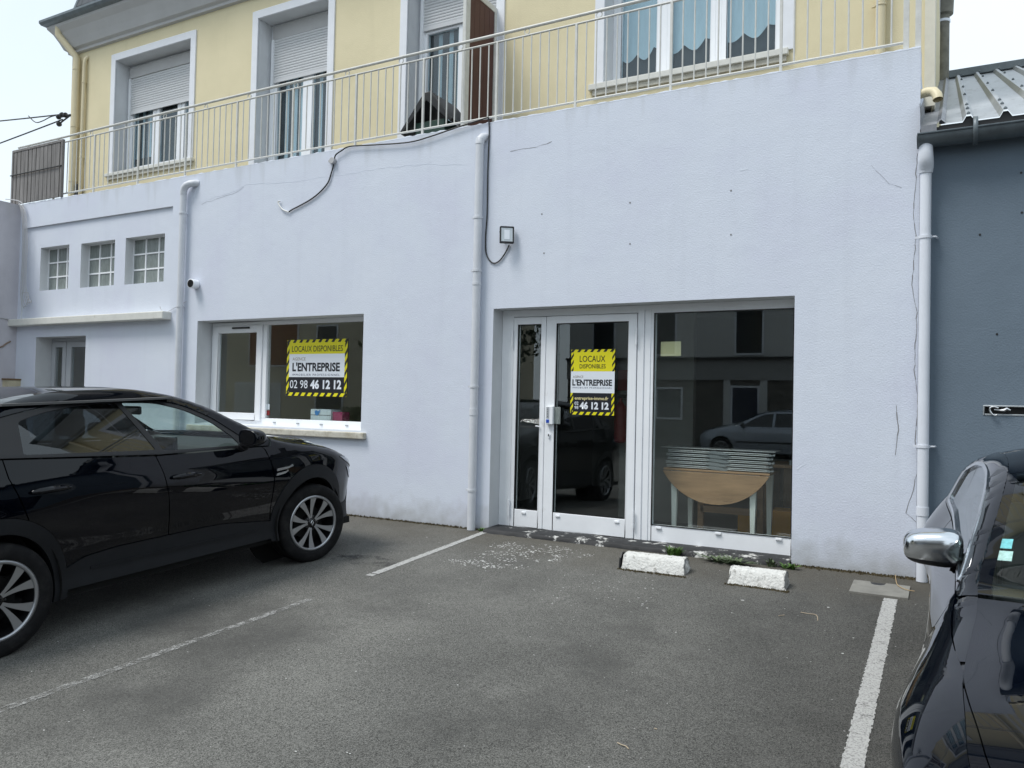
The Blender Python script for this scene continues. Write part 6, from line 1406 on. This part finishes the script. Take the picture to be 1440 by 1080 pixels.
house('town_house', -12.6,3.0,-19.6,-28,ZS,6.1,9.2,M['white_house'],'white two-storey house with dark stone base, mirrored in the right shop window',
   [('y',-6.45,-5.62,ZS,2.02,M['navydoor']),('y',-9.1,-8.25,.95,1.95,G),('y',-6.35,-5.5,3.2,4.9,G),('y',-9.3,-8.5,3.2,4.9,G),('y',-11.6,-10.8,3.2,4.9,G),('y',-3.4,-2.5,3.2,4.9,G),('y',-3.2,-2.0,.9,2.0,G),('y',.2,1.1,3.2,4.9,G)], lower=M['dstone'], zl=2.28)
th = bpy.data.objects['town_house']; at(th, MB().box(-12.65,3.05,-19.56,-19.50,2.28,2.98).build('band', mat('grey_band', (.34,.34,.33), .9))); at(th, MB().box(-12.65,3.05,-19.56,-19.36,2.98,3.06).build('ledge', M['black']))
at(th, MB().box(-6.75,-6.53,-19.58,-19.52,ZS,2.28).build('door_surround', M['white_house'])); at(th, MB().box(-5.54,-5.30,-19.58,-19.52,ZS,2.28).build('door_surround', M['white_house']))
house('brick_house', -40,-19.5,-21,-30,ZS,6.4,9.4,M['cream_house'],'cream and red-brown house across the street, seen mirrored in the left shop window',
   [('y',-31.1,-27.9,2.95,5.6,M['brick']),('y',-26.6,-25.4,3.4,4.8,G),('y',-23.5,-22.3,3.4,4.8,G),('y',-26.6,-25.0,.8,2.0,G),('y',-32,-29,.0,2.0,M['white_house'])])
house('grey_house', 15.5,24,-13,-3,-.4,4.6,7.6,M['grey_wall'],'grey gabled house to the right of the car park, seen mirrored in the car side',
   [('x',-6.5,-5.0,.8,2.2,G),('x',-11,-9.4,.8,2.2,G)], axis='y')
house('white_garage', 9.5,14,-24,-14,-.4,2.9,4.2,M['white_house'],'low white garage beyond the car park on the right, seen mirrored in the car side', [('x',-20,-17.4,-.3,2.0,M['silverpaint'])], axis='y')
tree('broadleaf_tree', -14.6,-15.6,ZS,7.5,2.4,4,'bushy green tree across the street, seen mirrored in the narrow door leaf',M['crown'])
tree('conifer_tree', -17.5,-17.5,ZS,8.5,2.0,5,'dark conifer beside the bushy tree across the street',M['crown2'])
tree('broadleaf_tree', 12.5,-9,-.39,5.5,2.0,6,'small green tree beside the grey house on the right',M['crown'],1500)
hd = MB(); rn = random.Random(8)
for i in range(5000):
    p = Vector((rn.uniform(-21,-14.2), -16.8+rn.gauss(0,.3), ZS+rn.uniform(0,1.3))); a = Vector((rn.uniform(-1,1),rn.uniform(-1,1),rn.uniform(-1,1))).normalized()*.09; b = a.cross(Vector((.3,.5,.8))).normalized()*.06; hd.quad(p-a,p-b,p+a,p+b)
tag(hd.build('hedge', M['crown'], fix=False), 'clipped green hedge along the far side of the street on the left', 'hedge')
# silver hatchback parked across the street
e3, mw3 = place('parked_hatchback', (-6.35,-18.6,gh(-18.6)), 0, R(90), 'silver hatchback parked across the street, seen mirrored in the right shop window')
mw3 = mw3 @ Matrix.Scale(1.10,4); e3.matrix_world = mw3
S_ = Car(dict(
  edge=pchip([(-3.15,.98),(-3.0,1.15),(-2.75,1.33),(-2.3,1.40),(-1.7,1.41),(-1.2,1.36),(-.8,1.20),(-.4,1.00),(-.1,.93),(.3,.84),(.55,.74),(.70,.62)]),
  cen=pchip([(-3.15,1.02),(-3.0,1.19),(-2.75,1.37),(-2.3,1.45),(-1.7,1.46),(-1.2,1.41),(-.8,1.25),(-.4,1.05),(-.1,.98),(.3,.88),(.55,.77),(.70,.64)]),
  plan=pchip([(-3.15,.70),(-2.9,.80),(-2.4,.83),(-1,.83),(0,.83),(.4,.79),(.6,.70),(.72,.58)]), belt=lambda y: .93, low=pchip([(0,.05),(.3,.03),(.6,.0),(.8,.01),(1,.06)]),
  tumble=.42, tcurve=.2, bump=lambda y, z: .02*(gauss(y,.4)+gauss(y+2.44,.4))*gauss(z-.6,.25), fil=lambda y: .07, tp=2.4, bow=pchip([(-3.1,0),(-1.5,0),(-.4,.14),(.7,.12)]), crease=lambda y, u: 0), e3, mw3)
zS = lambda y: S_.edge(y)-.001
for sg in (1,-1):
    P_ = M['silverpaint']
    G1 = rounded([(-1.42,.95),(-.55,.95),(-.80,1.12),(-1.15,1.30),(-1.42,1.34)], .03); G2 = rounded([(-2.35,.97),(-1.48,.95),(-1.48,1.345),(-1.9,1.345),(-2.3,1.32)], .03)
    S_.panel('roof_rail', along(zS,-3.14,-.38,50)+[(-.40,.92),(-3.14,.92)], P_, sg, 0, .01, holes=[G1,G2])
    for nm, g_ in (('front_window',G1),('rear_window',G2)): S_.panel(nm, g_, M['pglass'], sg, -.008, 0)
    AQ = lambda yc, a0, a1: S_.arch(yc,.345,.355,.31,a0,a1,30)
    S_.panel('body_side', [(-3.13,.25),(-2.79,.25)]+AQ(-2.44,190,-10)+[(-2.05,.22),(-.38,.22)]+AQ(0,190,-10)+[(.40,.25),(.62,.28),(.68,.5)]+along(zS,.695,-.36,24)+[(-.40,.915),(-3.13,.915)], P_, sg, 0, .03, st=.05)
    S_.panel('rubbing_strip', [(-2.0,.50),(-.42,.49),(-.42,.53),(-2.0,.54)], M['satin'], sg, .01, .01)
    if sg == 1: ws = wheel(S_, 0, sg, 0, rr=.30, wd=.19, rim=.20, xo=.84, spokes='thin')
    else: wheel(S_, 0, sg, 0, rr=.30, wd=.19, xo=.84, base=ws)
    wheel(S_, -2.44, sg, 0, rr=.30, wd=.19, xo=.84, base=ws)
    mirror_unit(S_, .88,-.62,1.0,.09,.07,.06, sg, M['satin'], M['satin'], (.78,-.6,.95))
S_.strip('bonnet', -.36, .70, -.999, .999, M['silverpaint']); S_.strip('windscreen', -1.15, -.365, -.999, .999, M['pglass']); S_.strip('roof', -2.72, -1.155, -.999, .999, M['silverpaint']); S_.strip('rear_screen', -3.14, -2.725, -.999, .999, M['pglass'])
S_.nose(.70,.25,M['silverpaint'],1,.12); S_.nose(-3.15,.28,M['silverpaint'],-1,.10,name='rear_bumper'); S_.own(MB().box(-.74,.74,-2.9,.55,.18,.24).build('underbody', M['under']))
S_.own(MB().box(-.70,.70,-2.9,.3,.30,.88).build('cabin_block', M['under']))
# white kerb strip and pavement of the street
tag(MB().box(-60,60,-18.0,-17.85,-.42,-.22).build('kerb', M['concrete'], fix=False), kind='structure')
